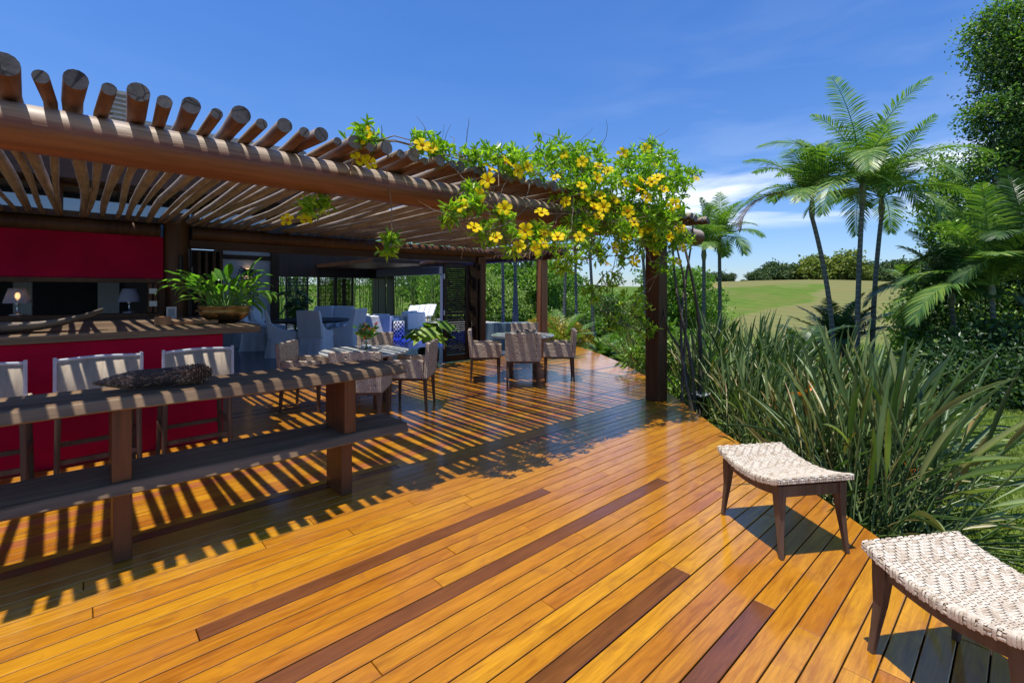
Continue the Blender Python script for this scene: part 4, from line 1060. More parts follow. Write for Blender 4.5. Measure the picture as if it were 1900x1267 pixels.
def blobs_round(rng,R,h,n,rb,squash=.8):
    out=[]
    for i in range(n):
        a=rng.uniform(0,6.28); rr=R*math.sqrt(rng.random())*.75; z=h+R*squash*rng.uniform(-.7,.85)*(1-rr/R*.55)
        q=rb*rng.uniform(.7,1.25); out.append((rr*math.cos(a),rr*math.sin(a),z,q,q,q*.8))
    return out
def tree_proto(name,cat,label,mat,seed,R=1.6,h=3.2,n=9,rb=.75,ncl=420,per=14,csz=.14,L=.15,W=.07,group=None,tr=.12,squash=.8):
    rng=random.Random(seed); t=thing(name,label,cat,(0,0,-50),0,group); bl=blobs_round(rng,R,h,n,rb,squash)
    trunk_mesh('trunk',bl,tr,h*.8,t,seed); crown_mesh('crown',bl,ncl,per,csz,L,W,mat,t,seed); return t
def place(t,px,d,scale,label=None,rz=None,first=[],sink=0.0):
    p_=dp(px,d); z=tz(p_.x,p_.y)-sink; rz=random.uniform(0,6.28) if rz is None else rz
    if t.name in first: return dup(t,(p_.x,p_.y,z),rz,label or t['label'],scale)
    first.append(t.name); t.location=(p_.x,p_.y,z); t.rotation_euler=(0,0,rz); t.scale=(scale,)*3 if not hasattr(scale,'__len__') else scale
    if label: t['label']=label
    return t

def frond_arrays(seed,length,npair,ll,lw,arch,el,az,base,droopy=.5,vshape=.45,rot0=0.0):
    """one pinnate frond: returns (rachis points, leaflet P,D,N,L,W)"""
    rs=rnd(seed); pts=[];p_=np.array(base,float);e=el; n=22; T=[]
    for i in range(n+1):
        t_=np.array([math.cos(az)*math.cos(e),math.sin(az)*math.cos(e),math.sin(e)]); pts.append(p_.copy()); T.append(t_); p_=p_+t_*length/n; e-=arch/n*(.5+i/n)
    pts=np.array(pts);T=np.array(T); s=np.linspace(.16,.995,npair)**.95; ii=np.clip((s*n).astype(int),0,n-1); fr=(s*n-ii)[:,None]
    C=pts[ii]*(1-fr)+pts[ii+1]*fr; t_=T[ii]; side=norm(np.cross(t_,[0,0,1.0])); up=np.cross(side,t_)
    LL=ll*np.sin(np.pi*np.clip(s*.86+.12,0,1))**.6; P=[];D=[];Nn=[];L=[];W=[]
    for sg in (-1,1):
        d=norm(side*sg+t_*(.55+.5*s[:,None])+up*vshape+rs.normal(size=C.shape)*.07+np.array([0,0,-droopy])*.5); P.append(C);D.append(d);Nn.append(norm(up+side*sg*-.3));L.append(LL*rs.uniform(.9,1.1,npair));W.append(np.full(npair,lw))
    return pts,np.concatenate(P),np.concatenate(D),np.concatenate(Nn),np.concatenate(L),np.concatenate(W)
def leaflets(P,D,Nn,L,W,droop):
    """long narrow leaflets, three quads that droop"""
    D=norm(D);S=norm(np.cross(D,Nn));L=L[:,None];W=W[:,None]; dn=np.array([0,0,-1.0])
    pos=[P+D*L*t+dn*L*droop*t*t for t in (0,.35,.7,1)]; ws=(.5,1,.75,.06); V=[]
    for q,w in zip(pos,ws): V+= [q-S*W*w*.5,q+S*W*w*.5]
    V=np.stack(V,1).reshape(-1,3); i=np.arange(len(P))*8; Fq=np.concatenate([np.stack([i+2*k,i+2*k+1,i+2*k+3,i+2*k+2],1) for k in range(3)]); return V,Fq
def palm(name,label,px,d,z0,h,lean,fronds,length,seed,rt=.075,ll=.50,lw=.027,npair=46,dry=None,group=None,shaft=.5,matl=None,mat_tr=None,loc=None,droop=.30):
    p_=dp(px,d) if loc is None else Vector(loc); t=thing(name,label,'palm tree',(p_.x,p_.y,z0),0,group); rng=random.Random(seed)
    n=14; pts=[];
    for i in range(n+1):
        s=i/n; pts.append((lean[0]*s*s,lean[1]*s*s,h*s))
    mb=MB(); mb.tube(pts,[rt*(1.35 if i==0 else 1.08-.25*i/n) for i in range(n+1)],12); mb.build('trunk',mat_tr or PTRUNK,t)
    top=np.array(pts[-1]); 
    mb=MB(); mb.tube([tuple(top),tuple(top+[0,0,shaft*.3]),tuple(top+[0,0,shaft*.7]),tuple(top+[0,0,shaft])],[rt*.95,rt*1.3,rt*.95,rt*.45],12); mb.build('crownshaft',PSHAFT,t)
    top=top+[0,0,shaft*.85]; rot=rng.uniform(0,6.28)
    for i in range(fronds):
        az=rot+i*2.39996+rng.uniform(-.2,.2); k=i/max(1,fronds-1); el=R_(88-74*k+rng.uniform(-12,12)); arch=.55+1.05*k+rng.uniform(-.2,.5)
        isdry=dry is not None and i==fronds-1
        if isdry: az=dry; el=R_(22); arch=2.1
        le=length*rng.uniform(.75,1.1)*(1-.25*(1-k)*(rng.random()<.3))
        pp,P,D,Nn,L,W=frond_arrays(seed*100+i,le,npair,ll,lw,arch,el,az,top)
        V,Fq=leaflets(P,D,Nn,L,W,droop)
        # rachis as extra quads
        rb=MB(); rb.tube(pp,[.016*(1-.8*j/len(pp)) for j in range(len(pp))],4,0,False)
        nv=len(V); V=np.concatenate([V,np.array(rb.v)]); Fq=np.concatenate([Fq,np.array(rb.f)+nv])
        mesh_np('frond',V,Fq,LF_PALMD if isdry else (matl or LF_PALM),t)
    return t
GPALM='tall slender palms in the garden'
def az_px(dx,dd): # azimuth for an offset dx to camera right, dd forward
    return math.atan2(dx*RY+dd*FY,dx*RX+dd*FX)
def lean_v(dr,df=0.0): return (dr*RX+df*FX,dr*RY+df*FY)
palm('palm_tree','tall ringed palm leaning left with a dried brown frond, leftmost of the trio',1548,10.6,-.45,3.6,lean_v(-.50),18,1.8,21,rt=.052,dry=az_px(-1,.1),group=GPALM)
palm('palm_tree','tallest ringed palm, middle of the trio, crown reaching highest',1590,10.2,-.45,3.85,lean_v(.12),18,2.3,22,rt=.052,group=GPALM)
palm('palm_tree','tall ringed palm, rightmost of the trio, crown touching the dark tree',1618,10.9,-.45,3.7,lean_v(.30,.1),17,1.9,23,rt=.052,group=GPALM)
palm('palm_tree','smaller palm right of the pergola end, in front of the sky',1336,16.0,-.8,3.65,lean_v(-.02),15,1.7,24,rt=.065,group=GPALM)
palm('palm_tree','smaller palm half hidden behind the pergola end',1306,15.2,-.8,3.3,lean_v(0),14,1.5,25,rt=.065,group=GPALM)

# fan-like low palm behind the strelitzias
def low_palm(px,d,z0,label,seed,n=16,length=1.1,ll=.34,arch=.8,mat=None,el0=82,name='low_palm'):
    p_=dp(px,d); t=thing(name,label,'palm',(p_.x,p_.y,z0)); rng=random.Random(seed); Vs=[];Fs=[];nv=0
    for i in range(n):
        az=i*2.4+rng.uniform(-.3,.3); el=R_(el0-60*(i/n)+rng.uniform(-6,6)); pp,P,D,Nn,L,W=frond_arrays(seed*50+i,length*rng.uniform(.8,1.15),40,ll,.03,arch+rng.uniform(-.2,.4),el,az,(0,0,.1)); V,Fq=leaflets(P,D,Nn,L,W,.25)
        rb=MB(); rb.tube(pp,[.014*(1-.8*j/len(pp)) for j in range(len(pp))],4,0,False)
        for v_,f_ in ((V,Fq),(np.array(rb.v),np.array(rb.f))): Vs.append(v_);Fs.append(f_+nv);nv+=len(v_)
    mesh_np('fronds',np.concatenate(Vs),np.concatenate(Fs),mat or LF_PALM,t)
    mb=MB(); mb.tube([(0,0,-.95),(0,0,-.3),(0,0,.18)],[.15,.13,.10],10); mb.build('stem',BARK,t); return t
LFD=foliage('deep_palm_leaf',[(.02,.05,.015),(.04,.09,.022),(.09,.15,.04)],.4,.2)
low_palm(1560,11.5,.05,'dark spiky low palm at the foot of the tall palms',31,20,1.35,.36,.55,LFD)
low_palm(1492,9.0,.05,'low feathery palm behind the strelitzias, left of the tall palms',32,9,1.0,.30,.9,LFD)
for i,(px,d,z,h,le,lb,n) in enumerate([(1850,8.4,-.4,1.75,1.75,'arching areca palm in front of the dark tree, most to the right',16),(1775,9.4,-.4,1.6,1.6,'arching areca palm in front of the dark tree, second from the right',15),(1722,13.0,-.6,1.7,1.2,'small arching areca palm at the left edge of the dark tree',12),(1915,8.2,-.4,2.2,1.8,'arching areca palm at the photo edge, half in view',15)]):
    palm('areca_palm',lb,px,d,z,h,lean_v(-.1),n,le,40+i,rt=.05,ll=.46,lw=.03,npair=44,group='arching areca palms before the dark tree',shaft=.3,matl=LFD if i%2 else LF_PALM)

# strelitzias -----------------------------------------------------------------
def make_strel(seed,n,h,spread,tall=1.0):
    rs=random.Random(seed); t=thing('strelitzia','','shrub',(0,0,-60),0,'strelitzia clumps along the deck edge')
    V=[];F=[]
    def addq(vs,fs):
        b=len(V); V.extend(vs); F.extend([tuple(i+b for i in f) for f in fs])
    for i in range(n):
        az=math.pi/2+rs.gauss(0,1.35); k=rs.random(); side_=max(0.0,-math.sin(az)); el=R_(87-62*k**1.05*spread*(1-.72*side_)); ln=h*rs.uniform(.45,.92); bl=rs.uniform(.38,.72)*tall; bw=rs.uniform(.032,.070); arch=(rs.uniform(.05,.85) if rs.random()<.8 else rs.uniform(1.0,2.2))*(.3+k)*(1-.6*side_)
        p=Vector((rs.gauss(0,.17),rs.gauss(0,.15),-.05)); e=el; seg=6; st=ln; pts=[];dirs=[]
        for j in range(seg+1):
            d=Vector((math.cos(az)*math.cos(e),math.sin(az)*math.cos(e),math.sin(e))); pts.append(p.copy());dirs.append(d); p=p+d*st/seg; e-=arch*.45/seg
        sd=Vector((-math.sin(az),math.cos(az),0)); tw=rs.uniform(-1.4,1.4)
        vs=[]
        for j,(q,d) in enumerate(zip(pts,dirs)):
            r=.0085*(1-.45*j/seg); u=d.cross(sd); vs+=[tuple(q+sd*r),tuple(q-sd*r*.6+u*r),tuple(q-sd*r*.6-u*r)]
        fs=[]
        for j in range(seg):
            for m in range(3): fs.append((j*3+m,j*3+(m+1)%3,(j+1)*3+(m+1)%3,(j+1)*3+m))
        addq(vs,fs)
        q=pts[-1]; vs=[]; m=7
        for j in range(m+1):
            s=j/m; d=Vector((math.cos(az)*math.cos(e),math.sin(az)*math.cos(e),math.sin(e))); s2=(Matrix.Rotation(tw,3,d)@sd); u=d.cross(s2)
            w=bw*.5*(math.sin(math.pi*min(1,max(0,s*.97+.02)))**.65)*(1-.25*s)*.72; fold=1.25
            vs+=[tuple(q+s2*w+u*w*fold),tuple(q),tuple(q-s2*w+u*w*fold)]; q=q+d*bl/m; e-=arch*.6/m
        fs=[]
        for j in range(m): fs+=[(j*3,j*3+1,j*3+4,j*3+3),(j*3+1,j*3+2,j*3+5,j*3+4)]
        addq(vs,fs)
    mesh_np('leaves',np.array(V),np.array(F),LF_STREL,t,True); return t
SP=[make_strel(61,150,1.15,1.2,1.15),make_strel(62,125,.95,1.15),make_strel(63,130,1.1,1.05),make_strel(64,125,.9,1.2)]
def flower_strel(x,y,z,label,seed):
    rs=random.Random(seed); t=thing('strelitzia_flower',label,'flower',(x,y,z)); mb=MB(); mb.tube([(0,0,-.6),(0.01,0,0)],.008,5); mb.build('stalk',plain('flower_stalk',(.09,.13,.05),.5),t)
    P=[];D=[]
    for i in range(9): P.append((rs.gauss(0,.008),rs.gauss(0,.008),rs.gauss(0,.008))); D.append((rs.uniform(-1,1),rs.uniform(-1,1),rs.uniform(-.1,1.3)))
    P=np.array(P);D=np.array(D); V,Fq=leaves_np(P,D,norm(rnd(seed).normal(size=P.shape)),np.full(9,.13),np.full(9,.026)); mesh_np('petal',V,Fq,FL_ORG,t)
def off(y,dist):   # a spot dist beyond the deck edge at that y
    e=.05; x=edge_x(y); dx=edge_x(y+e)-edge_x(y-e); n=Vector((2*e,-dx)).normalized(); return x+n.x*dist, y+n.y*dist
labs=[ 'strelitzia clump']
spots=[]
rng=random.Random(12)
S_=[(1.10,.36,0,1.02,'big strelitzia clump fanning out right behind the lone stool, largest of all'),(1.50,.34,3,.85,'strelitzia clump directly behind the lone stool seat'),
    (2.0,1.25,2,.86,'strelitzia clump standing behind the big one, below the tall palms'),(1.95,.34,1,.82,'strelitzia clump at the deck edge just left of the lone stool'),(1.75,1.0,2,.78,'strelitzia clump with the orange flower, left of the big one'),
    (2.4,.36,0,.72,'strelitzia clump at the corner where the deck bends, right of the post'),(2.65,1.25,2,.80,'strelitzia clump in the second row behind the deck bend'),(2.85,.38,1,.84,'strelitzia clump at the deck edge next to the pergola post, right side'),
    (3.25,1.25,0,.86,'strelitzia clump in the second row right of the pergola post'),(3.5,.42,3,1.0,'strelitzia clump directly behind the pergola post foot'),(3.8,1.3,2,1.02,'strelitzia clump among the dark stems right of the pergola post'),
    (4.2,.42,1,.9,'strelitzia clump at the deck edge just left of the pergola post'),(4.3,1.5,2,1.0,'tall strelitzia clump rising behind the vine trunk'),(4.95,.40,3,.85,'strelitzia clump at the deck edge, second left of the pergola post'),
    (5.7,.45,1,.85,'strelitzia clump at the deck edge, third left of the pergola post'),(6.4,.5,3,.8,'strelitzia clump at the deck edge, farthest along the deck'),(5.2,1.5,0,.95,'strelitzia clump in the second row, under the hanging vine'),
    (2.9,2.4,0,.72,'strelitzia clump in the back row before the low palm'),(3.7,2.4,2,.9,'strelitzia clump in the back row left of the low palm')]
used=set()
for y,dist,v,s,lb in S_:
    x,yy=off(y,dist+.12); z=tz(x,yy)-.02; ex,ey=off(y,dist+1.1); rzz=math.atan2(ey-yy,ex-x)-math.pi/2+rng.uniform(-.5,.3)
    if v in used: dup(SP[v],(x,yy,z),rzz,lb,s)
    else: used.add(v); SP[v].location=(x,yy,z); SP[v].scale=(s,)*3; SP[v].rotation_euler=(0,0,rzz); SP[v]['label']=lb
p_=dp(1497,4.35); flower_strel(p_.x,p_.y,.55,'orange bird-of-paradise flower among the strelitzia leaves',5)
p_=dp(1700,3.9); flower_strel(p_.x,p_.y,-.02,'small red orange flower low in the big strelitzia clump',6)
# young leafy shoots by the post: croton like shrub
tp=tree_proto('shrub','shrub','leafy green shrub with hanging shoots left of the pergola post',LF_MID,71,.55,.75,7,.3,90,14,.07,.13,.05,None,.02)
x,yy=off(4.7,.45); tp.location=(x,yy,tz(x,yy)); 

# vine -------------------------------------------------------------------------
def make_vine():
    t=thing('flowering_vine','yellow-flowering vine sprawling over the pergola beam and hanging around its post','flowering vine'); rs=rnd(77); rng=random.Random(78)
    # blobs: photo px, py, y-position of the plane they hang in, radius
    BL=[(672,252,3.15,.10),(690,262,3.2,.07),(790,268,3.1,.11),(815,285,3.15,.10),(880,290,3.1,.13),(925,292,3.1,.15),(960,310,3.05,.16),(1010,300,3.1,.22),(1050,295,3.2,.24),(1085,300,3.15,.22),(1060,350,3.05,.2),(1100,350,3.1,.25),
        (1150,340,3.15,.28),(1190,320,2.95,.26),(1220,300,3.2,.2),(1240,345,2.85,.24),(1185,390,3.0,.27),(1225,400,2.8,.25),(1130,400,3.0,.22),(1080,420,3.0,.16),(1250,440,3.2,.22),(1200,440,3.1,.22),(1150,440,3.05,.17),
        (870,380,2.95,.10),(840,400,2.95,.09),(900,430,2.9,.12),(940,450,2.9,.13),(985,460,2.9,.15),(1030,455,2.9,.16),(1070,470,2.95,.16),(1110,470,3.0,.16),(1000,430,2.95,.10),(880,350,3.0,.09),(930,400,2.9,.09),
        (575,388,3.5,.06),(600,384,3.5,.045),(727,445,3.3,.035),(720,466,3.3,.05),(1262,330,2.8,.14),(1285,320,3.25,.1),(1170,290,3.25,.12),(1205,275,3.3,.10),(1045,500,3.1,.11),(1160,480,3.1,.14),(1135,520,3.3,.14),(1180,560,3.4,.20),(1145,600,3.5,.16),(1200,610,3.45,.15),(1100,540,3.5,.12),(1230,490,3.2,.12)]
    C=[];Rr=[]
    for px,py,Y,r in BL:
        l=(px-950)/FPX; d=Y/(FY+l*RY); z=EYE+(540-py)*d/FPX; C.append((d*(FX+l*RX),Y,z)); Rr.append(r)
    C=np.array(C);Rr=np.array(Rr)
    # leaf whorls: groups of leaves round shoot tips
    wh=[];
    for c,r in zip(C,Rr):
        nw=int(8+r*r*(860 if c[2]>2.0 else 330)); q=norm(rs.normal(size=(nw,3)))*(rs.rand(nw,1)**.45)*r*1.08*[1,1.15,.9]; wh.append(c+q)
    wh=np.concatenate(wh); nW=len(wh); per=8
    ax=norm(rs.normal(size=(nW,3))*.75+[0,-.25,.55]); P=np.repeat(wh,per,0)+rs.normal(size=(nW*per,3))*.014; A=np.repeat(ax,per,0)
    D=norm(A*.55+rs.normal(size=P.shape)*.85); Nn=norm(A+rs.normal(size=P.shape)*.3); n=len(P)
    V,Fq=leaves_np(P,D,Nn,rs.uniform(.045,.095,n),rs.uniform(.018,.030,n),.2,.2); mesh_np('leaves',V,Fq,LF_VINE,t)
    # stems from blob to blob and the woody trunk by the post
    mb=MB(); order=list(range(len(C)))
    for i in order:
        dists=np.linalg.norm(C-C[i],axis=1); nb=np.argsort(dists)[1:4]
        for j in nb:
            if dists[j]>.8 or ((BL[i][0] in (727,720))!=(BL[j][0] in (727,720))): continue
            a=Vector(C[i]);b=Vector(C[j]); m=a.lerp(b,.5)+Vector((rng.uniform(-.08,.08),rng.uniform(-.1,.1),rng.uniform(-.14,.04))); m2=a.lerp(m,.5)+Vector((rng.uniform(-.05,.05),)*3)
            mb.tube([a,m2,m,b],[.0045,.0055,.0045,.003],5)
    a=Vector(C[[b[0] for b in BL].index(727)]); mb.tube([a-Vector((0,0,.12)),a,a+Vector((.01,.02,.25)),a+Vector((-.02,.05,.55))],[.003,.004,.004,.003],5)
    for i in range(120):
        c=wh[rng.randrange(nW)]; a=Vector(c); pts=[a]; dv=Vector((rng.uniform(-1,1),rng.uniform(-1,.6),rng.uniform(-.4,1))).normalized()
        for k in range(4): dv=(dv+Vector((rng.uniform(-.4,.4),rng.uniform(-.4,.4),rng.uniform(-.35,.3)))).normalized(); pts.append(pts[-1]+dv*rng.uniform(.04,.09))
        mb.tube(pts,[.0035,.003,.0028,.002,.0012],4)
    for i in range(34):      # bare tangled runners hanging from the rafter tips
        px=rng.uniform(880,1230); Y=rng.uniform(2.98,3.3); l=(px-950)/FPX; d=Y/(FY+l*RY); x=d*(FX+l*RX); z=rng.uniform(2.35,2.62); pts=[Vector((x,Y,z))]; dv=Vector((rng.uniform(-.8,.8),rng.uniform(-.25,.1),-.6)).normalized()
        for k in range(9): dv=(dv+Vector((rng.uniform(-.45,.45),rng.uniform(-.2,.2),rng.uniform(-.25,.32)))).normalized(); pts.append(pts[-1]+dv*rng.uniform(.05,.10))
        mb.tube(pts,[.0055*(1-.06*k) for k in range(10)],5)
    mb.build('stems',TWIG,t)
    mb=MB(); base=Vector((6.2,3.1,-.35))
    for k in range(4):
        b=base+Vector((rng.uniform(-.12,.3),rng.uniform(-.25,.2),0)); top=Vector((5.9+rng.uniform(-.3,.7),3.35+rng.uniform(-.3,.2),2.3+rng.uniform(-.1,.3))); pts=[]
        for s in np.linspace(0,1,9): pts.append(b.lerp(top,s)+Vector((.13*math.sin(s*5+k*1.7),.12*math.cos(s*4+k*2),0)))
        mb.tube(pts,[.030-.002*k-.014*s for s in np.linspace(0,1,9)],7)
    mb.tube([(5.75,3.32,1.0),(5.78,3.30,1.25),(5.92,3.3,.95),(6.15,3.25,.7),(6.3,3.2,.2),(6.35,3.15,-.3)],[.008,.012,.015,.018,.02,.024],6)
    mb.build('trunk',BARK,t)
    # flowers
    FLW=[(679,252),(671,247),(783,270),(800,275),(790,265),(910,313),(897,308),(979,310),(960,318),(985,320),(960,322),(1080,301),(1110,309),(1128,318),(1108,330),(1079,345),(1086,366),(1083,355),(1112,363),(1123,357),(1119,372),(1103,383),(1120,384),(1111,402),
         (1155,285),(1198,276),(1214,305),(1152,304),(1189,333),(1209,338),(1292,332),(1231,352),(1199,367),(1165,393),(1177,413),(1203,425),(1183,432),(1265,460),(1258,470),(1255,486),(1276,462),(1141,460),(1126,489),(1178,484),(1091,424),(1010,433),(975,429),
         (936,387),(890,362),(880,423),(920,441),(963,458),(969,468),(993,462),(1008,452),(855,382),(667,297),(685,302),(566,408),(580,402),(560,413),(533,408),(876,407),(1035,440),(1160,340),(1240,440),(1215,440),(1196,431)]
    keep=[]
    for q in FLW:
        if all((q[0]-w[0])**2+(q[1]-w[1])**2>17**2 for w in keep): keep.append(q)
    FLW=keep+[(1045,285),(1030,330),(1140,370),(1220,330),(1250,380),(1160,440),(1215,470),(1075,440),(940,300),(905,335),(1050,375),(1185,350),(1262,425),(1005,395)]
    def flower_mesh(i,proto):
        mb=MB(); n=5; 
        for k in range(n):
            a=2*math.pi*k/n; a2=.62
            def pt(r,da,z): return (r*math.cos(a+da),r*math.sin(a+da),z)
            r1,r2=.017,.058
            vs=[pt(.006,0,-.035),pt(r1,-.55,.0),pt(r1,.55,.0),pt(r2*.72,-a2*.95,.014),pt(r2*.78,0,.010),pt(r2*.72,a2*.75,.016),pt(r2,-.38,.010),pt(r2*1.06,0.05,.004),pt(r2*.98,.36,.012)]
            mb.add(vs,[(0,2,1)],1,True); mb.add(vs,[(1,2,5,4),(1,4,3),(3,4,7,6),(4,5,8,7)],0,True)
        return mb.build('flower',[FL_YEL,FL_THR],t)
    proto=flower_mesh(0,None)
    for i,(px,py) in enumerate(FLW):
        # the plane of the nearest leaf blob, pulled a little out in front
        j=min(range(len(BL)),key=lambda q:(BL[q][0]-px)**2+(BL[q][1]-py)**2); Y=BL[j][2]-BL[j][3]*.75-.02; l=(px-950)/FPX; d=Y/(FY+l*RY)
        o=proto if i==0 else proto.copy()
        if i: COL.objects.link(o); o.parent=t
        o.location=(d*(FX+l*RX),Y,EYE+(540-py)*d/FPX); nv=Vector((-.45+rng.uniform(-.7,.7),-.75+rng.uniform(-.3,.5),rng.uniform(.05,1.1))).normalized()
        o.rotation_euler=(Matrix.Rotation(rng.uniform(0,6.28),3,nv)@nv.to_track_quat('Z','Y').to_matrix()).to_euler(); s=rng.uniform(.9,1.3)*(.72 if py>380 and px<620 else 1); o.scale=(s,s,s)
make_vine()

# background trees ---------------------------------------------------------------
GJ='garden trees behind the far pergola bay'
JT=[tree_proto('broadleaf_tree','tree','',LF_MID,81,1.8,2.3,16,.8,900,15,.15,.17,.085,GJ,squash=1.25),
    tree_proto('broadleaf_tree','tree','',LF_LIGHT,82,1.6,2.0,15,.7,800,15,.14,.16,.07,GJ,squash=1.2),
    tree_proto('broadleaf_tree','tree','',LF_DARK,83,1.9,2.4,16,.85,900,15,.16,.18,.085,GJ,squash=1.25)]
jl=[(870,20,1,1.25,'mid green tree at the left end, right beside the corner post of the house'),(905,23,0,1.5,'tall green tree filling the gap left of the slender grey stems'),(925,19.5,1,.95,'pale green rounded tree behind the stained pool wall'),(950,24,2,1.55,'dark tree behind the slender grey stems'),
    (972,20.5,0,1.1,'bright green tree just left of the far square post'),(1000,25,0,1.5,'tall green tree rising directly behind the far square post'),(1028,22,2,1.05,'dark tree just right of the far square post'),(1045,27,1,1.3,'pale tree right of the far square post, showing against the sky'),
    (1075,21,0,.95,'rounded green tree above the small lawn'),(1100,26,2,1.2,'dark tree between the hanging vine shoots'),(1125,22,2,.95,'dark low tree right of the small lawn'),(1155,27,0,1.3,'green tree behind the hanging yellow flowers'),(1185,22,1,1.0,'pale tree left of the pergola post'),
    (1215,25,0,1.25,'green tree directly behind the pergola post'),(1262,21,0,1.15,'green tree in the gap right of the pergola post'),(1285,25,1,1.3,'pale tree at the left edge of the golf hill'),(1010,18.5,1,.62,'small pale bushy tree at the foot of the far post'),(1060,18,2,.6,'small dark bushy tree at the edge of the small lawn'),(840,26,2,1.7,'dark tree seen only through the door slats')]
for px,d,v,s,lb in jl: place(JT[v],px,d*1.38,s*(1.12 if px<1010 or px>1240 else .92),lb,sink=.3)
# slender light stems
GS='slender grey palm stems behind the far pergola bay'
for i,(px,d,h,lb) in enumerate([(934,16,4.0,'slender grey palm stem, leftmost behind the pool wall'),(953,17,4.1,'slender grey palm stem leaning right of the leftmost'),(960,16.2,3.9,'slender grey palm stem, third behind the pool wall'),(1046,17,3.6,'slender grey palm stem right of the far square post'),(1070,18,3.6,'slender grey palm stem in front of the bright lawn trees'),(1101,15.5,3.3,'pale slender stem behind the hanging vine'),(1200,15,3.2,'pale slender stem just left of the pergola post')]):
    palm('slender_palm',lb,px,d,-.7,h,lean_v(random.uniform(-.15,.15)),7,1.0,90+i,rt=.055,npair=28,ll=.3,group=GS,shaft=.3)
low_palm(1042,13.5,-.4,'feathery green palm right of the far square post',97,12,1.5,.34,.9,LF_PALM)
low_palm(1120,12.5,-.4,'spiky light green cycad at the lawn edge',98,16,.7,.2,.7,LF_PALM)
# bamboo hedge behind the house and lounge
def bamboo(px,d,w,h,seed,label,n=1500):
    p_=dp(px,d); t=thing('bamboo_hedge',label,'bamboo',(p_.x,p_.y,-.3),HD,'bamboo clumps beyond the lounge'); rs=rnd(seed); rng=random.Random(seed)
    mb=MB()
    for i in range(int(w*7)):
        x=rng.uniform(-w/2,w/2); y=rng.uniform(-.5,.5); mb.tube([(x,y,0),(x+rng.uniform(-.15,.15),y,h*.6),(x+rng.uniform(-.4,.4),y+rng.uniform(-.3,.3),h)],[.03,.025,.01],5)
    mb.build('canes',plain('bamboo_cane%d'%seed,(.20,.26,.06),.45,0,.3,8),t)
    k=int(n*w); P=np.stack([rs.uniform(-w/2,w/2,k),rs.uniform(-.7,.6,k),h*rs.beta(2.2,1.1,k)],1); D=norm(rs.normal(size=P.shape)*.7+[0,0,-.5]); V,Fq=leaves_np(P,D,norm(rs.normal(size=P.shape)+[0,-.3,.5]),rs.uniform(.14,.26,k),rs.uniform(.025,.045,k),.1,.3); mesh_np('leaves',V,Fq,LF_BAMB,t)
bamboo(672,27,3.6,4.6,101,'bamboo clump seen through the left opening of the lounge',1300)
bamboo(748,26,4.2,4.6,102,'bamboo clump seen through the right opening of the lounge',1300)
bamboo(585,25,4.2,4.4,103,'bamboo clump seen between the louvred screens behind the dining table',1100)
bamboo(840,24,3.4,4.2,104,'bamboo clump glimpsed through the louvred door',900)
bamboo(520,25,2.2,4.4,105,'bamboo clump right of the white wall with the mural',1100)
# big leafed plant beside the doors, dark plant in the dining room
def bigleaf(px,d,label,n,h,seed,L=.42,W=.32,mat=None,pot=True,cat='potted plant'):
    p_=dp(px,d); t=thing('potted_plant',label,cat,(p_.x,p_.y,0)); rs=random.Random(seed); mb=MB(); st_=MB()
    if pot:
        q=MB(); q.lathe([(0,0),(.16,0),(.21,.08),(.22,.30),(.19,.34),(.17,.30),(0,.29)],n=24); q.build('pot',BLACKM,t)
    for i in range(n):
        az=i*2.4+rs.uniform(-.3,.3); hh=h*rs.uniform(.45,1); r=rs.uniform(.1,.42); tip=Vector((r*math.cos(az),r*math.sin(az),.3+hh)); st_.tube([(0,0,.28),(r*.4*math.cos(az),r*.4*math.sin(az),.3+hh*.6),tip],.008,5)
        d_=Vector((math.cos(az)*.8,math.sin(az)*.8,-.55)).normalized(); sd=Vector((-math.sin(az),math.cos(az),0)); m=11; vs=[tuple(tip)]
        out=[]
        for j in range(m):
            a=-2.35+4.7*j/(m-1); rr=(1.0 if j%2==0 else .62)*(.55+.45*math.cos(a*.5)); out.append(tip+d_*L*(.25+.75*math.cos(a))*rr+sd*W*math.sin(a)*rr+Vector((0,0,-.05*abs(math.sin(a)))))
        vs+= [tuple(o_) for o_ in out]; mb.add(vs,[(0,j+1,j+2) for j in range(m-1)],0,False)
    st_.build('stem',plain('plant_stem%d'%seed,(.05,.1,.02),.5),t); mb.build('leaf',mat or LF_MID,t)
bigleaf(795,9.6,'split-leaf philodendron in a dark pot beside the folded louvred doors',12,.62,111,mat=LF_MID)
bigleaf(548,14.2,'dark leafy plant behind the dining table',22,1.25,112,.34,.2,LF_DARK)
bigleaf(250,11.0,'dark leafy plant inside the room behind the serving window, left part',16,.9,113,.3,.18,LF_MID)
p_=dp(1150,13.0)
# golden ground cover beside the far post
def ground_cover(px,d,rx,ry,h,seed,mat,label,kind=None,n=5000,name='flower_bed',L=.09):
    p_=dp(px,d); rs=rnd(seed); a=rs.uniform(0,6.28,n); r=np.sqrt(rs.rand(n)); x=rx*r*np.cos(a);y=ry*r*np.sin(a); z=h*np.sqrt(np.clip(1-r*r,0,1))*rs.uniform(.6,1.05,n)+.02
    P=np.stack([x,y,z],1); D=norm(rs.normal(size=P.shape)+[0,0,.5]); V,Fq=leaves_np(P,D,norm(rs.normal(size=P.shape)+[0,0,1]),rs.uniform(.5,1,n)*L,rs.uniform(.3,.5,n)*L); o=mesh_np(name,V,Fq,mat)
    o.location=(p_.x,p_.y,tz(p_.x,p_.y)); o.rotation_euler=(0,0,HD); tag(o,label,'ground cover',None,'stuff')
GOLD=foliage('golden_groundcover',[(.22,.20,.02),(.38,.30,.03),(.5,.33,.03)],.5,.25)
ground_cover(1022,14.2,1.4,1.2,1.0,121,GOLD,'golden ground cover mound right of the far square post',n=9000)
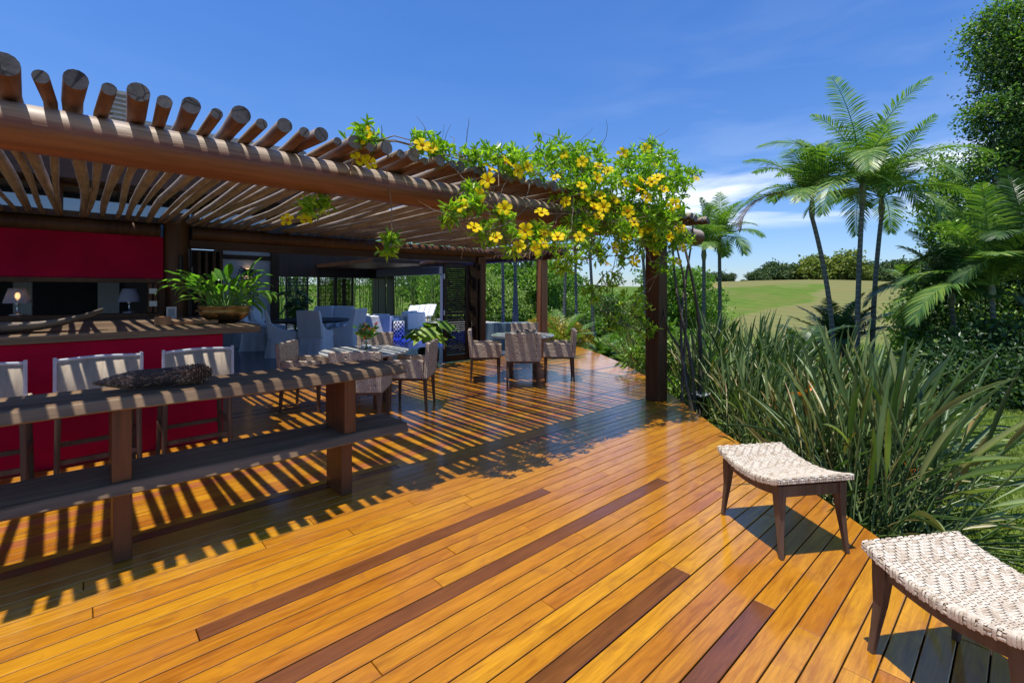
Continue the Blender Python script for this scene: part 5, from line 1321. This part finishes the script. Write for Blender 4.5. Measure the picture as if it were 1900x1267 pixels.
ground_cover(1230,14.0,2.2,1.4,.7,122,LF_MID,'low green planting behind the pergola post',n=8000,name='ground_cover')
ground_cover(1620,9.0,2.6,1.3,.45,123,LF_DARK,'low dark planting at the foot of the tall palms',n=8000,name='ground_cover')
ground_cover(1400,8.4,2.0,1.1,.6,124,LF_MID,'low green planting behind the strelitzia row',n=8000,name='ground_cover')
ground_cover(1820,8.2,1.6,1.0,.6,125,LF_DARK,'dark planting below the big dark tree',n=9000,name='ground_cover')

# big dark tree mass at the right ---------------------------------------------------
def big_tree(px,d,z,blobs,label,seed,ncl,per,mat,L=.10,W=.05,csz=.17,tr=.2,h=4.5,name='large_tree'):
    p_=dp(px,d); t=thing(name,label,'tree',(p_.x,p_.y,z)); B=[]
    for dx,dd,zz,r in blobs: B.append((dx*RX+dd*FX,dx*RY+dd*FY,zz,r,r,r*.95))
    trunk_mesh('trunk',B,tr,h,t,seed,None,9); crown_mesh('crown',B,ncl,per,csz,L,W,mat,t,seed,inner=.12)
    sel=B[::3]; sel=[(b[0],b[1],b[2]+.12,b[3]*1.02,b[4]*1.02,b[5]*1.02) for b in sel]
    crown_mesh('bright_creeper',sel,int(ncl*.16),20,csz*1.15,L*1.25,W*1.35,LF_MID if mat in (LF_DARK,) else (LF_DARK if mat is LFD else LF_LIGHT),t,seed+7,inner=0.0)  # brighter leaves raised over some clumps, standing in for sunlit tops
    return t
big_tree(1925,12.0,-.6,[(-.95,0,6.5,.5),(-.6,.2,7.2,.55),(-1.15,0,5.9,.35),(-.3,0,7.9,.7),(.5,0,6.7,.9),(-.75,.3,5.5,.5),(-.2,0,5.6,.55),(.5,.2,5.4,.7),(-1.2,0,4.6,.4),(-.7,0,4.3,.5),(-.1,0,4.1,.55),(.5,0,3.6,.8),(-.2,.4,8.8,.8),(.9,0,8.4,1.1),(-1.5,.1,4.1,.3),(-1.35,0,5.2,.25),(-.95,.1,7.9,.3),(1.0,.1,5.2,.8),(1.1,0,6.8,.8),(-.45,0,6.3,.5)],
    'very tall dark vine-clad tree at the right edge rising above the frame',131,3700,17,LF_DARK,.085,.042)
big_tree(1850,11.2,-.5,[(-.9,0,1.6,.75),(-.3,.2,2.2,.9),(.4,0,1.8,.9),(-.6,-.2,.8,.7),(.2,-.2,.9,.8),(-1.3,0,1.0,.5),(-.2,0,3.0,.7),(.6,.1,3.0,.8),(-1.1,.2,2.2,.5),(1.1,0,1.4,1.0)],
    'dense dark shrubby tree below the vine-clad tree at the right',132,2500,17,LF_DARK,.085,.042,tr=.1,h=1.8)
big_tree(1880,7.7,-.42,[(-1.0,0,.35,.32),(-.6,.1,.5,.36),(-.1,0,.5,.42),(.4,.1,.6,.42),(-.8,.3,.75,.3),(-.3,.4,.85,.32),(.2,.4,.95,.35),(-1.3,.1,.3,.25),(.8,0,.6,.42),(0,-.2,.25,.35),(-.55,-.2,.25,.3)],
    'low dark shrub at the edge of the lawn below the arching areca palms',136,1100,14,LFD,.085,.042,tr=.05,h=.6,name='large_shrub')
big_tree(1745,13.5,-.6,[(-.4,0,1.3,.6),(.1,0,1.9,.65),(.5,0,1.2,.7),(-.1,0,.6,.6),(-.8,0,.7,.45),(.2,.2,2.6,.5)],
    'bright leafy shrub tree at the edge of the golf hill, left of the dark tree',133,900,17,LF_MID,tr=.08,h=1.5)
big_tree(1800,15.0,-.6,[(-.9,0,4.4,.5),(-.6,0,3.8,.55),(-.2,0,4.9,.6),(.2,0,4.0,.7),(-1.3,0,5.4,.25),(-1.0,.0,6.2,.28),(-.6,0,5.6,.4)],
    'lighter leafy tree with loose sprigs behind the vine-clad tree',134,700,15,LF_MID,tr=.1,h=3.6)

# trees along the hill -------------------------------------------------------------
GH='trees along the top of the golf hill'
HT=[tree_proto('hill_tree','tree','',LF_HILL,141,5.2,4.6,12,2.3,420,13,.6,.75,.4,GH,.3,.55),tree_proto('hill_tree','tree','',LF_HILL,142,4.2,4.4,10,2.1,380,13,.55,.7,.4,GH,.3,.6),tree_proto('hill_tree','tree','',LF_HILL2,143,4.6,5.0,11,2.2,420,13,.55,.7,.4,GH,.3,.7)]
hl=[(1405,132,1,.50),(1425,136,0,.58),(1448,134,1,.72),(1470,138,0,.74),(1492,134,1,.78),(1515,138,0,.80),(1540,127,2,1.02),(1562,136,1,.85),(1580,129,2,.72),(1602,137,0,.80),(1622,134,1,.76),(1645,138,0,.78),(1668,134,1,.80),(1690,138,0,.84),(1712,133,1,.86),(1740,136,0,.92),(1765,131,2,.85),(1352,140,1,.34),(1382,150,1,.22),(1325,142,0,.42),(1300,138,1,.48),(1278,135,0,.56),(1800,140,0,1.0)]
for i,(px,d,v,s) in enumerate(hl):
    lb='distant dark rounded tree in the row along the top of the golf hill'
    if px==1540: lb='tallest olive green tree on top of the golf hill, behind the leftmost tall palm trunk'
    if px==1580: lb='olive green tree on the hilltop just right of the tallest one'
    if px==1382: lb='tiny lone tree on the hill crest, left of the hilltop row'
    if px==1352: lb='small tree on the hill crest between the two small palms and the hilltop row'
    if px==1765: lb='olive green hilltop tree behind the right dark shrubs'
    place(HT[v],px,d,(s*1.35,s*1.35,s*(1.1+.35*((i*7)%5)/4)),lb,sink=2.6*s)
# near grass
def grass():
    rs=rnd(150); n=42000; d=rs.uniform(1.2,9.5,n)**1.0; px=rs.uniform(1380,2150,n); l=(px-950)/FPX; X=d*(FX+l*RX);Y=d*(FY+l*RY)
    ex=np.interp(Y,[e[0] for e in EDGE],[e[1] for e in EDGE]); ok=X>ex+.12; X=X[ok];Y=Y[ok]; Z=terr(X*FX+Y*FY,X*RX+Y*RY); n=len(X)
    P=np.stack([X,Y,Z-.005],1); D=norm(rs.normal(size=(n,3))*[.6,.6,.2]+[0,0,.8]); V,Fq=leaves_np(P,D,norm(rs.normal(size=(n,3))),rs.uniform(.03,.075,n),np.full(n,.007),.1,.35); tag(mesh_np('grass',V,Fq,LF_GRASS),'short lawn grass beyond the strelitzias','grass',None,'stuff')
grass()
# small garden fixtures
p_=dp(1467,12.5); t=thing('garden_lamp','thin dark mushroom-shaped path light on the lawn behind the strelitzias','garden lamp',(p_.x,p_.y,tz(p_.x,p_.y)))
mb=MB(); mb.tube([(0,0,0),(0,0,.62)],.014,8); mb.build('pole',BLACKM,t); mb=MB(); mb.lathe([(0,.66),(.05,.655),(.13,.625),(.13,.615),(0,.615)],n=20); mb.build('lamp_cap',BLACKM,t)
p_=dp(1290,6.9); t=thing('garden_step','small grey slatted box at the deck edge right of the pergola post','garden box',(p_.x-.05,p_.y-.1,-.30))
mb=MB(); mb.bx(-.13,.13,-.12,.12,.30,.33); mb.build('lid',plain('weathered_grey_top',(.32,.34,.34),.6,0,.2,20),t,.005); mb=MB(); mb.bx(-.11,.11,-.10,.10,0,.298); mb.build('box_body',W_DARKV,t)
